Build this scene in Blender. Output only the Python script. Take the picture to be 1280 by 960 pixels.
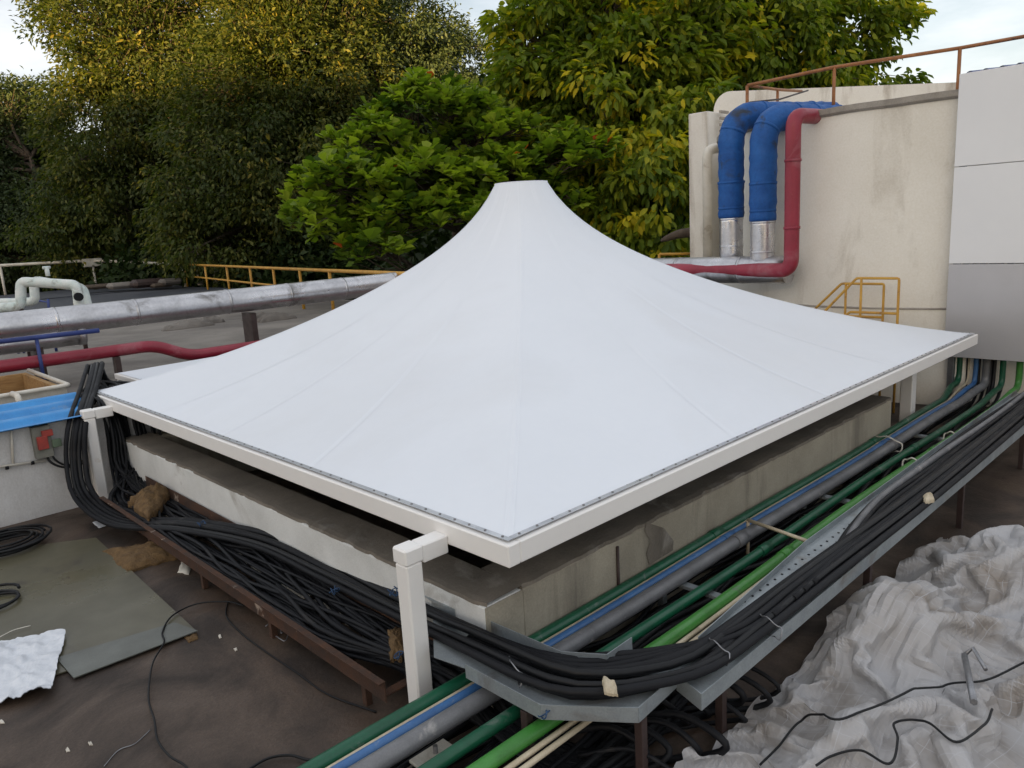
import bpy, math, random
import numpy as np
from mathutils import Matrix, Vector
rad = math.radians
random.seed(7); rng = np.random.default_rng(11)
sc = bpy.context.scene
for o in list(bpy.data.objects): bpy.data.objects.remove(o)
COL = sc.collection

# ------------------------------------------------------------------ camera
F_PX, YAW, PITCH, ROLL = 953.4, .8098, .20147, .05897
C = np.array([-1.98, -2.16, 2.2])
def cam_rows():
    cy, sy, cp, sp = math.cos(YAW), math.sin(YAW), math.cos(PITCH), math.sin(PITCH)
    fwd = np.array([cy*cp, sy*cp, -sp]); right = np.array([sy, -cy, 0.]); down = np.cross(fwd, right)
    c, s = math.cos(ROLL), math.sin(ROLL)
    return np.array([c*right + s*down, -s*right + c*down, fwd])
RC = cam_rows()
cd = bpy.data.cameras.new('camera'); cam = bpy.data.objects.new('camera', cd); COL.objects.link(cam)
cd.sensor_fit = 'HORIZONTAL'; cd.sensor_width = 36; cd.lens = F_PX/1280*36; cd.clip_start = .05; cd.clip_end = 2000
m = Matrix.Identity(4)
for i in range(3):
    m[i][0] = RC[0][i]; m[i][1] = -RC[1][i]; m[i][2] = -RC[2][i]; m[i][3] = C[i]
cam.matrix_world = m; sc.camera = cam
def ray(x, y): return RC.T @ np.array([(x-640)/F_PX, (y-480)/F_PX, 1.])
def onz(x, y, z): d = ray(x, y); return C + d*((z-C[2])/d[2])          # photo pixel -> point on a level surface
def ony(x, y, Y): d = ray(x, y); return C + d*((Y-C[1])/d[1])
def onx(x, y, X): d = ray(x, y); return C + d*((X-C[0])/d[0])
def dep(x, y, t): return C + ray(x, y)*t

# ------------------------------------------------------------------ world, sun, exposure
SUN_AZ = math.atan2(-.34, -.94); SUN_EL = rad(8.5)
w = bpy.data.worlds.new('World'); sc.world = w; w.use_nodes = True
nt = w.node_tree; nt.nodes.clear()
out = nt.nodes.new('ShaderNodeOutputWorld'); bg = nt.nodes.new('ShaderNodeBackground')
sky = nt.nodes.new('ShaderNodeTexSky'); sky.sky_type = 'NISHITA'; sky.sun_disc = False
sky.sun_elevation = SUN_EL; sky.sun_rotation = math.pi/2 - SUN_AZ
sky.air_density = 1.0; sky.dust_density = 3.0; sky.ozone_density = 1.0
tc = nt.nodes.new('ShaderNodeTexCoord'); mp = nt.nodes.new('ShaderNodeMapping'); mp.inputs['Scale'].default_value = (1, 1, 3.2)
nz = nt.nodes.new('ShaderNodeTexNoise'); nz.inputs['Scale'].default_value = 2.6; nz.inputs['Detail'].default_value = 7; nz.inputs['Roughness'].default_value = .58
cr = nt.nodes.new('ShaderNodeValToRGB'); cr.color_ramp.elements[0].position = .34; cr.color_ramp.elements[1].position = .6
cr.color_ramp.elements[0].color = (.30, .30, .30, 1); cr.color_ramp.elements[1].color = (.78, .78, .78, 1)
mx = nt.nodes.new('ShaderNodeMixRGB'); mx.inputs['Color2'].default_value = (7.4, 7.45, 7.65, 1)     # thin bright cloud layer
nt.links.new(tc.outputs['Generated'], mp.inputs['Vector']); nt.links.new(mp.outputs['Vector'], nz.inputs['Vector'])
nt.links.new(nz.outputs['Fac'], cr.inputs['Fac']); nt.links.new(cr.outputs['Color'], mx.inputs['Fac'])
nt.links.new(sky.outputs['Color'], mx.inputs['Color1']); nt.links.new(mx.outputs['Color'], bg.inputs['Color'])
bg.inputs['Strength'].default_value = .05; nt.links.new(bg.outputs[0], out.inputs['Surface'])
sd = bpy.data.lights.new('sun', 'SUN'); sd.energy = 5.0; sd.angle = rad(.5); sd.color = (1, .66, .24)
sun = bpy.data.objects.new('sun', sd); COL.objects.link(sun)
sdir = Vector((math.cos(SUN_AZ)*math.cos(SUN_EL), math.sin(SUN_AZ)*math.cos(SUN_EL), math.sin(SUN_EL)))
sun.rotation_euler = sdir.to_track_quat('Z', 'Y').to_euler(); sun.location = (-6, -6, 12)
sc.view_settings.view_transform = 'Standard'; sc.view_settings.look = 'None'
sc.view_settings.exposure = 1.82; sc.view_settings.gamma = 1; sc.view_settings.use_curve_mapping = False
sc.render.engine = 'CYCLES'

# ------------------------------------------------------------------ materials
def new_mat(name):
    mt = bpy.data.materials.new(name); mt.use_nodes = True
    n = mt.node_tree.nodes; b = n.get('Principled BSDF'); return mt, mt.node_tree, n, b
def lin(c): return tuple(c) + (1,)
def pbr(name, c1, c2=None, scale=3., rough=.7, metal=0., bump=.0, bscale=60., stains=None, stretch=(1, 1, 1), spec=.5,
        rvar=.12, lo=.35, hi=.68, detail=8, stain_scale=1.4, slo=.55, shi=.72, distort=0., fine=.10, stain_stretch=None):
    """two-tone noisy surface, a shaped stain layer, fine speckle, roughness variation and bump"""
    mt, t, n, b = new_mat(name); L = t.links
    g = n.new('ShaderNodeNewGeometry'); mp = n.new('ShaderNodeMapping'); mp.inputs['Scale'].default_value = stretch
    L.new(g.outputs['Position'], mp.inputs['Vector'])
    def noise(sc_, det=8, vec=mp, dist=0.):
        q = n.new('ShaderNodeTexNoise'); q.inputs['Scale'].default_value = sc_; q.inputs['Detail'].default_value = det
        q.inputs['Roughness'].default_value = .6; q.inputs['Distortion'].default_value = dist
        L.new(vec.outputs['Vector'], q.inputs['Vector']); return q
    def ramp(src, a, z):
        r = n.new('ShaderNodeMapRange'); r.inputs['From Min'].default_value = a; r.inputs['From Max'].default_value = z
        L.new(src, r.inputs['Value']); return r.outputs['Result']
    q1 = noise(scale, detail, dist=distort)
    mixc = n.new('ShaderNodeMixRGB'); mixc.inputs['Color1'].default_value = lin(c1); mixc.inputs['Color2'].default_value = lin(c2 or [x*.78 for x in c1])
    L.new(ramp(q1.outputs['Fac'], lo, hi), mixc.inputs['Fac']); col = mixc.outputs['Color']
    if stains:
        if stain_stretch:
            mp2 = n.new('ShaderNodeMapping'); mp2.inputs['Scale'].default_value = stain_stretch; mp2.inputs['Location'].default_value = (3.1, 1.7, .4)
            L.new(g.outputs['Position'], mp2.inputs['Vector'])
        else:
            mp2 = mp
        q2 = noise(stain_scale, 9, mp2, .6)
        ms = n.new('ShaderNodeMixRGB'); ms.inputs['Color2'].default_value = lin(stains)
        L.new(ramp(q2.outputs['Fac'], slo, shi), ms.inputs['Fac']); L.new(col, ms.inputs['Color1']); col = ms.outputs['Color']
    if fine:
        q3 = noise(bscale*2.2, 3)
        mf = n.new('ShaderNodeMixRGB'); mf.blend_type = 'OVERLAY'; mf.inputs['Fac'].default_value = fine*2.5
        L.new(col, mf.inputs['Color1']); L.new(q3.outputs['Fac'], mf.inputs['Color2']); col = mf.outputs['Color']
    L.new(col, b.inputs['Base Color'])
    rr = n.new('ShaderNodeMapRange'); rr.inputs['To Min'].default_value = max(.03, rough-rvar); rr.inputs['To Max'].default_value = min(1, rough+rvar)
    rr.inputs['From Min'].default_value = .3; rr.inputs['From Max'].default_value = .7
    L.new(q1.outputs['Fac'], rr.inputs['Value']); L.new(rr.outputs['Result'], b.inputs['Roughness'])
    b.inputs['Metallic'].default_value = metal; b.inputs['Specular IOR Level'].default_value = spec
    if bump:
        qb = noise(bscale, 6); bp = n.new('ShaderNodeBump'); bp.inputs['Strength'].default_value = bump; bp.inputs['Distance'].default_value = .01
        L.new(qb.outputs['Fac'], bp.inputs['Height']); L.new(bp.outputs['Normal'], b.inputs['Normal'])
    return mt
def leaf_mat(name, stops, transl=.35, rough=.55, spec=.25, tcol=(1.1, 1.25, .5)):
    mt, t, n, b = new_mat(name); L = t.links
    a = n.new('ShaderNodeAttribute'); a.attribute_name = 'tint'
    r = n.new('ShaderNodeValToRGB'); e = r.color_ramp.elements
    e[0].position, e[0].color = stops[0][0], lin(stops[0][1]); e[1].position, e[1].color = stops[-1][0], lin(stops[-1][1])
    for p, c in stops[1:-1]:
        k = e.new(p); k.color = lin(c)
    L.new(a.outputs['Fac'], r.inputs['Fac']); L.new(r.outputs['Color'], b.inputs['Base Color'])
    b.inputs['Roughness'].default_value = rough; b.inputs['Specular IOR Level'].default_value = spec
    tr = n.new('ShaderNodeBsdfTranslucent'); mm = n.new('ShaderNodeMixRGB'); mm.blend_type = 'MULTIPLY'; mm.inputs['Fac'].default_value = 1
    mm.inputs['Color2'].default_value = lin(tcol); L.new(r.outputs['Color'], mm.inputs['Color1']); L.new(mm.outputs['Color'], tr.inputs['Color'])
    ms = n.new('ShaderNodeMixShader'); ms.inputs['Fac'].default_value = transl
    L.new(b.outputs[0], ms.inputs[1]); L.new(tr.outputs[0], ms.inputs[2]); L.new(ms.outputs[0], n['Material Output'].inputs['Surface'])
    return mt
def tarp_mat():
    mt, t, n, b = new_mat('tarp'); L = t.links
    uv = n.new('ShaderNodeUVMap'); br = n.new('ShaderNodeTexBrick'); br.offset = 0.
    br.inputs['Scale'].default_value = 1; br.inputs['Brick Width'].default_value = .085; br.inputs['Row Height'].default_value = .085
    br.inputs['Mortar Size'].default_value = .0020; br.inputs['Mortar Smooth'].default_value = .6
    L.new(uv.outputs['UV'], br.inputs['Vector'])
    q = n.new('ShaderNodeTexNoise'); q.inputs['Scale'].default_value = 2.3; q.inputs['Detail'].default_value = 9; q.inputs['Distortion'].default_value = .8
    L.new(uv.outputs['UV'], q.inputs['Vector'])
    r = n.new('ShaderNodeValToRGB'); e = r.color_ramp.elements
    e[0].position = .32; e[0].color = (.50, .50, .515, 1); e[1].position = .78; e[1].color = (.24, .195, .15, 1)
    k = e.new(.54); k.color = (.45, .435, .43, 1)
    L.new(q.outputs['Fac'], r.inputs['Fac'])
    mg = n.new('ShaderNodeMixRGB'); mg.inputs['Color2'].default_value = (.52, .52, .54, 1)
    mf = n.new('ShaderNodeMath'); mf.operation = 'MULTIPLY'; mf.inputs[1].default_value = .8
    L.new(br.outputs['Fac'], mf.inputs[0]); L.new(mf.outputs[0], mg.inputs['Fac']); L.new(r.outputs['Color'], mg.inputs['Color1'])
    L.new(mg.outputs['Color'], b.inputs['Base Color']); b.inputs['Roughness'].default_value = .38; b.inputs['Specular IOR Level'].default_value = .5
    tr = n.new('ShaderNodeBsdfTranslucent'); L.new(mg.outputs['Color'], tr.inputs['Color'])
    ms = n.new('ShaderNodeMixShader'); ms.inputs['Fac'].default_value = .22
    wv = n.new('ShaderNodeTexNoise'); wv.inputs['Scale'].default_value = 5; wv.inputs['Detail'].default_value = 3; L.new(uv.outputs['UV'], wv.inputs['Vector'])
    va = n.new('ShaderNodeVectorMath'); va.operation = 'MULTIPLY_ADD'; va.inputs[1].default_value = (.22, .22, .22)
    L.new(wv.outputs['Color'], va.inputs[0]); L.new(uv.outputs['UV'], va.inputs[2])
    hs_ = None
    for sc_, am in ((4.5, 1.), (11., .42), (25., .15)):          # crushed-plastic creases at three sizes
        vo = n.new('ShaderNodeTexVoronoi'); vo.feature = 'F1'; vo.inputs['Scale'].default_value = sc_; L.new(va.outputs[0], vo.inputs['Vector'])
        mm_ = n.new('ShaderNodeMath'); mm_.operation = 'MULTIPLY_ADD'; mm_.inputs[1].default_value = am; L.new(vo.outputs['Distance'], mm_.inputs[0])
        if hs_ is None: mm_.inputs[2].default_value = 0.
        else: L.new(hs_, mm_.inputs[2])
        hs_ = mm_.outputs[0]
    bp = n.new('ShaderNodeBump'); bp.inputs['Strength'].default_value = .4; bp.inputs['Distance'].default_value = .03
    L.new(hs_, bp.inputs['Height']); L.new(bp.outputs['Normal'], b.inputs['Normal'])
    L.new(b.outputs[0], ms.inputs[1]); L.new(tr.outputs[0], ms.inputs[2]); L.new(ms.outputs[0], n['Material Output'].inputs['Surface'])
    return mt
M = {}
M['floor'] = pbr('roof_floor', (.074, .049, .034), (.030, .021, .016), 1.5, .62, bump=.35, bscale=38, stains=(.118, .084, .060), stain_scale=1.1, rvar=.22, distort=.9, fine=.2, lo=.40, hi=.60, slo=.52, shi=.74)
M['deck'] = pbr('deck_concrete', (.22, .20, .178), (.115, .103, .092), .8, .85, bump=.3, bscale=30, stains=(.09, .08, .075), stain_scale=.6)
M['darkroof'] = pbr('dark_roofing', (.035, .040, .052), (.060, .064, .075), .5, .6, bump=.2, bscale=12)
M['ground'] = pbr('ground', (.06, .05, .035), (.035, .04, .02), .3, .95, bump=.3, bscale=4)
M['whitewash'] = pbr('whitewashed_plaster', (.60, .60, .60), (.47, .46, .45), 2.2, .85, bump=.25, bscale=40, stains=(.24, .20, .165), stain_scale=1.1, slo=.56, shi=.75, stretch=(1, 1, .6))
M['curbwhite'] = pbr('curb_paint', (.70, .71, .70), (.56, .565, .55), 2.6, .82, bump=.3, bscale=45, stains=(.30, .275, .24), stain_scale=1.7, slo=.60, shi=.74)
M['curbbeige'] = pbr('curb_plaster', (.37, .335, .265), (.26, .235, .185), 1.6, .86, bump=.25, bscale=42, stains=(.10, .088, .072), stain_scale=1.5, slo=.52, shi=.75, stain_stretch=(1.6, 1.6, .25))
M['ledge'] = pbr('ledge_concrete', (.19, .165, .135), (.115, .10, .082), 2.2, .9, bump=.4, bscale=40, stains=(.27, .25, .22), stain_scale=2.2, slo=.6, shi=.72)
M['tank'] = pbr('tank_render', (.76, .725, .65), (.69, .65, .57), .9, .85, bump=.22, bscale=22, stains=(.45, .40, .325), stain_scale=1.9, slo=.56, shi=.86, stain_stretch=(1.5, 1.5, .45))
M['tankback'] = pbr('tank_render_back', (.74, .71, .65), (.64, .60, .54), .9, .85, bump=.15, bscale=22, stains=(.36, .31, .25), stain_stretch=(1.5, 1.5, .3))
M['coping'] = pbr('coping_mortar', (.34, .31, .27), (.20, .18, .155), 3., .9, bump=.4, bscale=30)
M['panelwhite'] = pbr('white_panel', (.76, .765, .775), (.71, .715, .725), .7, .42, rvar=.06, fine=.02, spec=.4)
M['panelgrey'] = pbr('grey_panel', (.46, .455, .47), (.40, .395, .41), .8, .36, metal=.25, rvar=.08, fine=.03)
M['membrane'] = pbr('pvc_membrane', (.745, .78, .835), (.72, .755, .81), .8, .5, rvar=.06, fine=.015, spec=.35, bump=.03, bscale=8, stains=(.69, .715, .755), stain_scale=.55, slo=.5, shi=.8)
M['seam'] = pbr('membrane_weld', (.745, .78, .835), (.72, .755, .81), 2, .45, rvar=.05, fine=.02)
M['framewhite'] = pbr('frame_paint', (.84, .825, .805), (.79, .77, .75), 1.5, .42, rvar=.1, fine=.03, stains=(.45, .34, .22), stain_scale=4., slo=.68, shi=.80, bump=.06, bscale=80)
M['alu'] = pbr('aluminium_strip', (.62, .64, .67), (.45, .47, .5), 9, .38, metal=.7)
M['bolt'] = pbr('bolt_steel', (.16, .16, .17), (.26, .25, .25), 30, .5, metal=.6)
M['galv'] = pbr('galvanised', (.36, .40, .42), (.25, .28, .30), 5, .48, metal=.45, stains=(.20, .18, .155), stain_scale=4, slo=.56, shi=.74, bump=.08, bscale=60)
M['rust'] = pbr('rusty_steel', (.036, .020, .014), (.085, .038, .020), 9, .88, bump=.5, bscale=70, stains=(.34, .27, .22), stain_scale=8, slo=.64, shi=.70)
M['black'] = pbr('black_sheath', (.0065, .007, .009), (.012, .013, .016), 7, .58, spec=.22, rvar=.14, stains=(.034, .032, .031), stain_scale=6, slo=.60, shi=.80, bump=.1, bscale=60)
M['blackfresh'] = pbr('black_sheath_clean', (.006, .0065, .008), (.010, .011, .013), 5, .48, spec=.28, rvar=.1)
M['greend'] = pbr('dark_green_pipe', (.007, .098, .048), (.005, .066, .033), 6, .38, rvar=.1, stains=(.16, .19, .17), stain_scale=9, slo=.62, shi=.74)
M['greenl'] = pbr('light_green_pipe', (.058, .25, .045), (.042, .18, .032), 6, .38, rvar=.1, stains=(.10, .14, .09), stain_scale=9, slo=.63, shi=.74)
M['blue'] = pbr('blue_conduit', (.050, .155, .36), (.035, .105, .26), 6, .45, stains=(.25, .28, .32), stain_scale=10, slo=.62, shi=.74)
M['greyp'] = pbr('grey_pipe', (.17, .174, .185), (.11, .113, .12), 6, .42, stains=(.36, .35, .34), stain_scale=9, slo=.62, shi=.74)
M['cream'] = pbr('cream_conduit', (.58, .51, .38), (.42, .35, .24), 7, .5, stains=(.2, .15, .1), stain_scale=7, slo=.62, shi=.75)
M['bluewrap'] = pbr('blue_wrap', (.016, .100, .33), (.011, .066, .24), 4, .55, spec=.25, bump=.9, bscale=13, stains=(.03, .04, .06), stain_scale=3.4, slo=.57, shi=.70)
M['foil'] = pbr('aluminium_cladding', (.66, .66, .68), (.48, .48, .50), 5, .3, metal=.85, bump=.15, bscale=18, stains=(.30, .28, .27), stain_scale=4, slo=.6, shi=.75)
M['clad'] = pbr('dull_cladding', (.60, .60, .62), (.42, .42, .435), 2.4, .34, metal=.9, bump=.1, bscale=14, stains=(.17, .16, .15), stain_scale=2.5, slo=.57, shi=.72)
M['red'] = pbr('red_pipe_paint', (.27, .018, .040), (.20, .013, .028), 3, .42, rvar=.1, stains=(.33, .12, .14), stain_scale=2.6, slo=.55, shi=.75)
M['yellow'] = pbr('yellow_rail_paint', (.52, .29, .035), (.40, .20, .03), 6, .5, stains=(.14, .06, .03), stain_scale=8, slo=.6, shi=.7)
M['orange'] = pbr('orange_rail_paint', (.34, .14, .045), (.24, .095, .035), 6, .6, stains=(.12, .055, .03), stain_scale=8, slo=.58, shi=.7)
M['tealwhite'] = pbr('peeling_insulation', (.70, .71, .69), (.50, .60, .58), 5, .7, bump=.5, bscale=28, stains=(.22, .2, .17), stain_scale=5)
M['bluepaint'] = pbr('blue_bar_paint', (.03, .055, .22), (.02, .035, .15), 5, .5)
M['bluesheet'] = pbr('blue_sheet', (.04, .27, .62), (.03, .20, .50), 4, .42, rvar=.08, stains=(.22, .28, .34), stain_scale=4, slo=.62, shi=.8)
M['pvcwhite'] = pbr('white_pvc', (.66, .63, .56), (.52, .48, .41), 5, .45, stains=(.26, .2, .14), stain_scale=5, slo=.6, shi=.75)
M['wood'] = pbr('raw_board', (.36, .22, .085), (.24, .13, .05), 5, .8, bump=.4, bscale=30, stretch=(1, 6, 6), stains=(.08, .05, .03))
M['wool'] = pbr('mineral_wool', (.17, .10, .038), (.085, .050, .022), 22, .95, bump=1., bscale=80)
M['glass'] = pbr('dusty_acrylic', (.105, .096, .056), (.070, .064, .040), 1.3, .33, rvar=.15, stains=(.045, .036, .027), stain_scale=1.6, slo=.58, shi=.68, spec=.6)
M['stripgrey'] = pbr('edge_strip', (.13, .14, .125), (.10, .105, .095), 3, .4)
M['paper'] = pbr('white_sheet', (.68, .71, .76), (.60, .63, .68), 6, .45, bump=.5, bscale=22)
M['boxgrey'] = pbr('box_grey', (.23, .23, .20), (.15, .15, .13), 8, .6)
M['boxred'] = pbr('switch_red', (.38, .05, .035), (.24, .035, .03), 12, .5)
M['boxgreen'] = pbr('switch_green', (.12, .17, .11), (.08, .11, .08), 12, .5)
M['tiewhite'] = pbr('white_tie', (.72, .70, .64), (.6, .57, .5), 20, .5)
M['tieblue'] = pbr('blue_twine', (.022, .065, .15), (.016, .045, .11), 30, .7)
M['steel'] = pbr('steel', (.32, .33, .35), (.2, .2, .21), 8, .4, metal=.8)
M['brownsteel'] = pbr('brown_steel', (.05, .03, .027), (.03, .018, .016), 8, .6)
M['bark'] = pbr('bark', (.10, .075, .055), (.06, .045, .034), 5, .95, bump=.8, bscale=14, stretch=(1, 1, .3))
M['blocker_wall'] = pbr('blocker_wall', (.52, .49, .45), (.44, .41, .38), .4, .85)
M['farwhite'] = pbr('far_facade', (.68, .69, .72), (.58, .59, .62), .3, .8)
M['windowglass'] = pbr('window_glass', (.03, .035, .04), (.05, .055, .06), .5, .12)
M['leafdark'] = leaf_mat('leaf_dark', [(0, (.032, .050, .013)), (.45, (.066, .088, .022)), (.8, (.15, .15, .030)), (1, (.27, .22, .04))], .42)
M['leafolive'] = leaf_mat('leaf_olive', [(0, (.032, .052, .024)), (.5, (.060, .086, .036)), (1, (.11, .13, .05))], .3)
M['leafright'] = leaf_mat('leaf_right', [(0, (.060, .105, .013)), (.45, (.145, .205, .018)), (.80, (.28, .31, .022)), (.93, (.46, .42, .022)), (1, (.60, .48, .025))], .45)
M['leafbig'] = leaf_mat('leaf_big', [(0, (.040, .080, .012)), (.5, (.165, .245, .022)), (.9, (.31, .39, .034)), (.984, (.30, .38, .035)), (.988, (.45, .12, .02)), (1, (.5, .10, .02))], .45)
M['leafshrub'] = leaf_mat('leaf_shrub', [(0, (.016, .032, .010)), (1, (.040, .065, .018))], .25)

# ------------------------------------------------------------------ mesh helpers
def tag(o, label=None, cat=None, group=None, kind=None):
    if label: o['label'] = label
    if cat: o['category'] = cat
    if group: o['group'] = group
    if kind: o['kind'] = kind
    return o
def thing(name, loc, label, cat, group=None):
    o = bpy.data.objects.new(name, None); COL.objects.link(o); o.location = loc; o.empty_display_size = .1
    return tag(o, label, cat, group)
def wloc(o):
    l = Vector((0, 0, 0))
    while o is not None: l = l + o.location; o = o.parent
    return l
class MB:
    def __init__(s): s.v = []; s.f = []; s.n = 0; s.sm = []
    def add(s, v, f, smooth=False):
        v = np.asarray(v, float).reshape(-1, 3); s.v.append(v); s.f += [tuple(i + s.n for i in q) for q in f]; s.sm += [smooth]*len(f); s.n += len(v); return s
    def box(s, a, b, ch=.004, rot=None, org=None):
        """chamfered box between corners a and b"""
        a = np.array(a, float); b = np.array(b, float); lo, hi = np.minimum(a, b), np.maximum(a, b)
        c = (lo+hi)/2; h = (hi-lo)/2; ch = min(ch, h.min()*.8); vs = []; idx = {}
        for sx in (-1, 1):
            for sy in (-1, 1):
                for sz in (-1, 1):
                    for k in range(3):
                        p = np.array([sx, sy, sz])*(h - ch); p[k] += (sx, sy, sz)[k]*ch; idx[(sx, sy, sz, k)] = len(vs); vs.append(c + p)
        fs = []
        for k in range(3):
            u, w_ = [(1, 2), (2, 0), (0, 1)][k]
            for sg in (-1, 1):
                q = []
                for (su, sw) in ((-1, -1), (1, -1), (1, 1), (-1, 1)):
                    t = [0, 0, 0]; t[k] = sg; t[u] = su; t[w_] = sw; q.append(idx[tuple(t)+(k,)])
                fs.append(tuple(q if sg > 0 else q[::-1]))
        for k in range(3):
            u, w_ = [(1, 2), (2, 0), (0, 1)][k]
            for su in (-1, 1):
                for sw in (-1, 1):
                    t0 = [0]*3; t1 = [0]*3; t0[k] = -1; t1[k] = 1
                    for t in (t0, t1): t[u] = su; t[w_] = sw
                    q = [idx[tuple(t0)+(u,)], idx[tuple(t1)+(u,)], idx[tuple(t1)+(w_,)], idx[tuple(t0)+(w_,)]]
                    fs.append(tuple(q if su*sw < 0 else q[::-1]))
        for sx in (-1, 1):
            for sy in (-1, 1):
                for sz in (-1, 1):
                    q = [idx[(sx, sy, sz, k)] for k in range(3)]; fs.append(tuple(q if sx*sy*sz > 0 else q[::-1]))
        vs = np.array(vs)
        if rot is not None:
            o_ = np.array(org if org is not None else c); vs = (vs - o_) @ np.array(rot).T + o_
        return s.add(vs, fs)
    def tube(s, pts, r, sides=10, cap=True, closed=False):
        p = np.asarray(pts, float); n = len(p); r = np.broadcast_to(np.asarray(r, float), (n,))
        t = np.gradient(p, axis=0); t /= np.linalg.norm(t, axis=1)[:, None] + 1e-12
        a = np.array([0, 0, 1.]) if abs(t[0][2]) < .9 else np.array([1., 0, 0])
        u = a - t[0]*(a @ t[0]); u /= np.linalg.norm(u); ang = np.linspace(0, 2*math.pi, sides, endpoint=False); V = []
        for i in range(n):
            u = u - t[i]*(u @ t[i]); u /= np.linalg.norm(u) + 1e-12; w_ = np.cross(t[i], u)
            V.append(p[i] + r[i]*(np.cos(ang)[:, None]*u + np.sin(ang)[:, None]*w_))
        f = []
        for i in range(n-1):
            for k in range(sides):
                k2 = (k+1) % sides; f.append((i*sides+k, i*sides+k2, (i+1)*sides+k2, (i+1)*sides+k))
        s.add(np.concatenate(V), f, True)
        if cap:
            s.f.append(tuple(s.n - n*sides + k for k in reversed(range(sides)))); s.f.append(tuple(s.n - sides + k for k in range(sides))); s.sm += [False, False]
        return s
    def grid(s, P, smooth=True, flip=False):
        P = np.asarray(P); a, b = P.shape[:2]; f = []
        for i in range(a-1):
            for j in range(b-1):
                q = (i*b+j, (i+1)*b+j, (i+1)*b+j+1, i*b+j+1); f.append(q[::-1] if flip else q)
        return s.add(P.reshape(-1, 3), f, smooth)
    def build(s, name, mat, parent=None, loc=None):
        v = np.concatenate(s.v)
        if parent is not None: L0 = np.array(wloc(parent))
        else: L0 = np.array(loc) if loc is not None else np.array([(v[:, 0].min()+v[:, 0].max())/2, (v[:, 1].min()+v[:, 1].max())/2, v[:, 2].min()])
        me = bpy.data.meshes.new(name); me.from_pydata((v-L0).tolist(), [], s.f)
        me.polygons.foreach_set('use_smooth', s.sm); me.update(); me.materials.append(M[mat] if isinstance(mat, str) else mat)
        o = bpy.data.objects.new(name, me); COL.objects.link(o)
        if parent is not None: o.parent = parent
        else: o.location = L0
        return o
def spline(pts, n=60):
    p = np.asarray(pts, float)
    if len(p) < 3: return np.linspace(p[0], p[-1], n)
    q = np.vstack([2*p[0]-p[1], p, 2*p[-1]-p[-2]]); seg = np.linalg.norm(np.diff(p, axis=0), axis=1); L = np.concatenate([[0], np.cumsum(seg)])
    o = []
    for s_ in np.linspace(0, L[-1], n):
        i = min(len(seg)-1, max(0, np.searchsorted(L, s_, 'right')-1)); t = (s_-L[i])/(seg[i]+1e-9)
        a, b, c, d = q[i], q[i+1], q[i+2], q[i+3]
        o.append(.5*((2*b)+(-a+c)*t+(2*a-5*b+4*c-d)*t*t+(-a+3*b-3*c+d)*t**3))
    return np.array(o)
def fillet(pts, r, k=7):
    """polyline with rounded elbows"""
    p = [np.array(x, float) for x in pts]; o = [p[0]]
    for i in range(1, len(p)-1):
        a, b = p[i-1]-p[i], p[i+1]-p[i]; la, lb = np.linalg.norm(a), np.linalg.norm(b); d = min(r, la*.48, lb*.48)
        s0, s1 = p[i]+a/la*d, p[i]+b/lb*d
        for t in np.linspace(0, 1, k): o.append((1-t)**2*s0 + 2*t*(1-t)*p[i] + t*t*s1)
    o.append(p[-1]); return np.array(o)
def densify(p, step=.15):
    p = np.asarray(p); o = [p[0]]
    for a, b in zip(p[:-1], p[1:]):
        n = max(1, int(np.linalg.norm(b-a)/step))
        for k in range(1, n+1): o.append(a+(b-a)*k/n)
    return np.array(o)
def vnoise(x, y, seed=0):
    """smooth value noise on arrays"""
    xi, yi = np.floor(x).astype(int), np.floor(y).astype(int); fx, fy = x-xi, y-yi; fx = fx*fx*(3-2*fx); fy = fy*fy*(3-2*fy)
    def h(i, j):
        k = (i*374761393 + j*668265263 + seed*1442695041) & 0xffffffff; k = ((k ^ (k >> 13))*1274126177) & 0xffffffff
        return ((k ^ (k >> 16)) & 0xffff)/65535.
    return (h(xi, yi)*(1-fx)+h(xi+1, yi)*fx)*(1-fy)+(h(xi, yi+1)*(1-fx)+h(xi+1, yi+1)*fx)*fy
def fbm(x, y, seed=0, o=4): return sum(vnoise(x*2**k, y*2**k, seed+k)*.5**k for k in range(o))/(2-.5**(o-1))

# ------------------------------------------------------------------ the setting
GZ = -4.5
def structure(mb, name, mat): return tag(mb.build(name, mat), kind='structure')
g = MB(); g.add([(-400, -400, GZ), (400, -400, GZ), (400, 400, GZ), (-400, 400, GZ)], [(0, 1, 2, 3)]); structure(g, 'ground', 'ground')
# lower roof: gently uneven sheet over a solid block
xs = np.linspace(-9, 13, 111); ys = np.linspace(-9, 5.28, 73); X, Y = np.meshgrid(xs, ys, indexing='ij')
Z = (fbm(X*.7, Y*.7, 3)-.5)*.012
structure(MB().grid(np.stack([X, Y, Z], -1)).box((-9, -9, GZ), (13, 5.28, -.03), .001), 'roof_floor', 'floor')
DZ = .70
xs = np.linspace(-16, 8.2, 60); ys = np.linspace(5.36, 15.5, 40); X, Y = np.meshgrid(xs, ys, indexing='ij')
structure(MB().grid(np.stack([X, Y, DZ+(fbm(X*.6, Y*.6, 9)-.5)*.02], -1)).box((-16, 5.36, GZ), (8.2, 15.5, DZ-.04), .001), 'upper_roof', 'deck')
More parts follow.
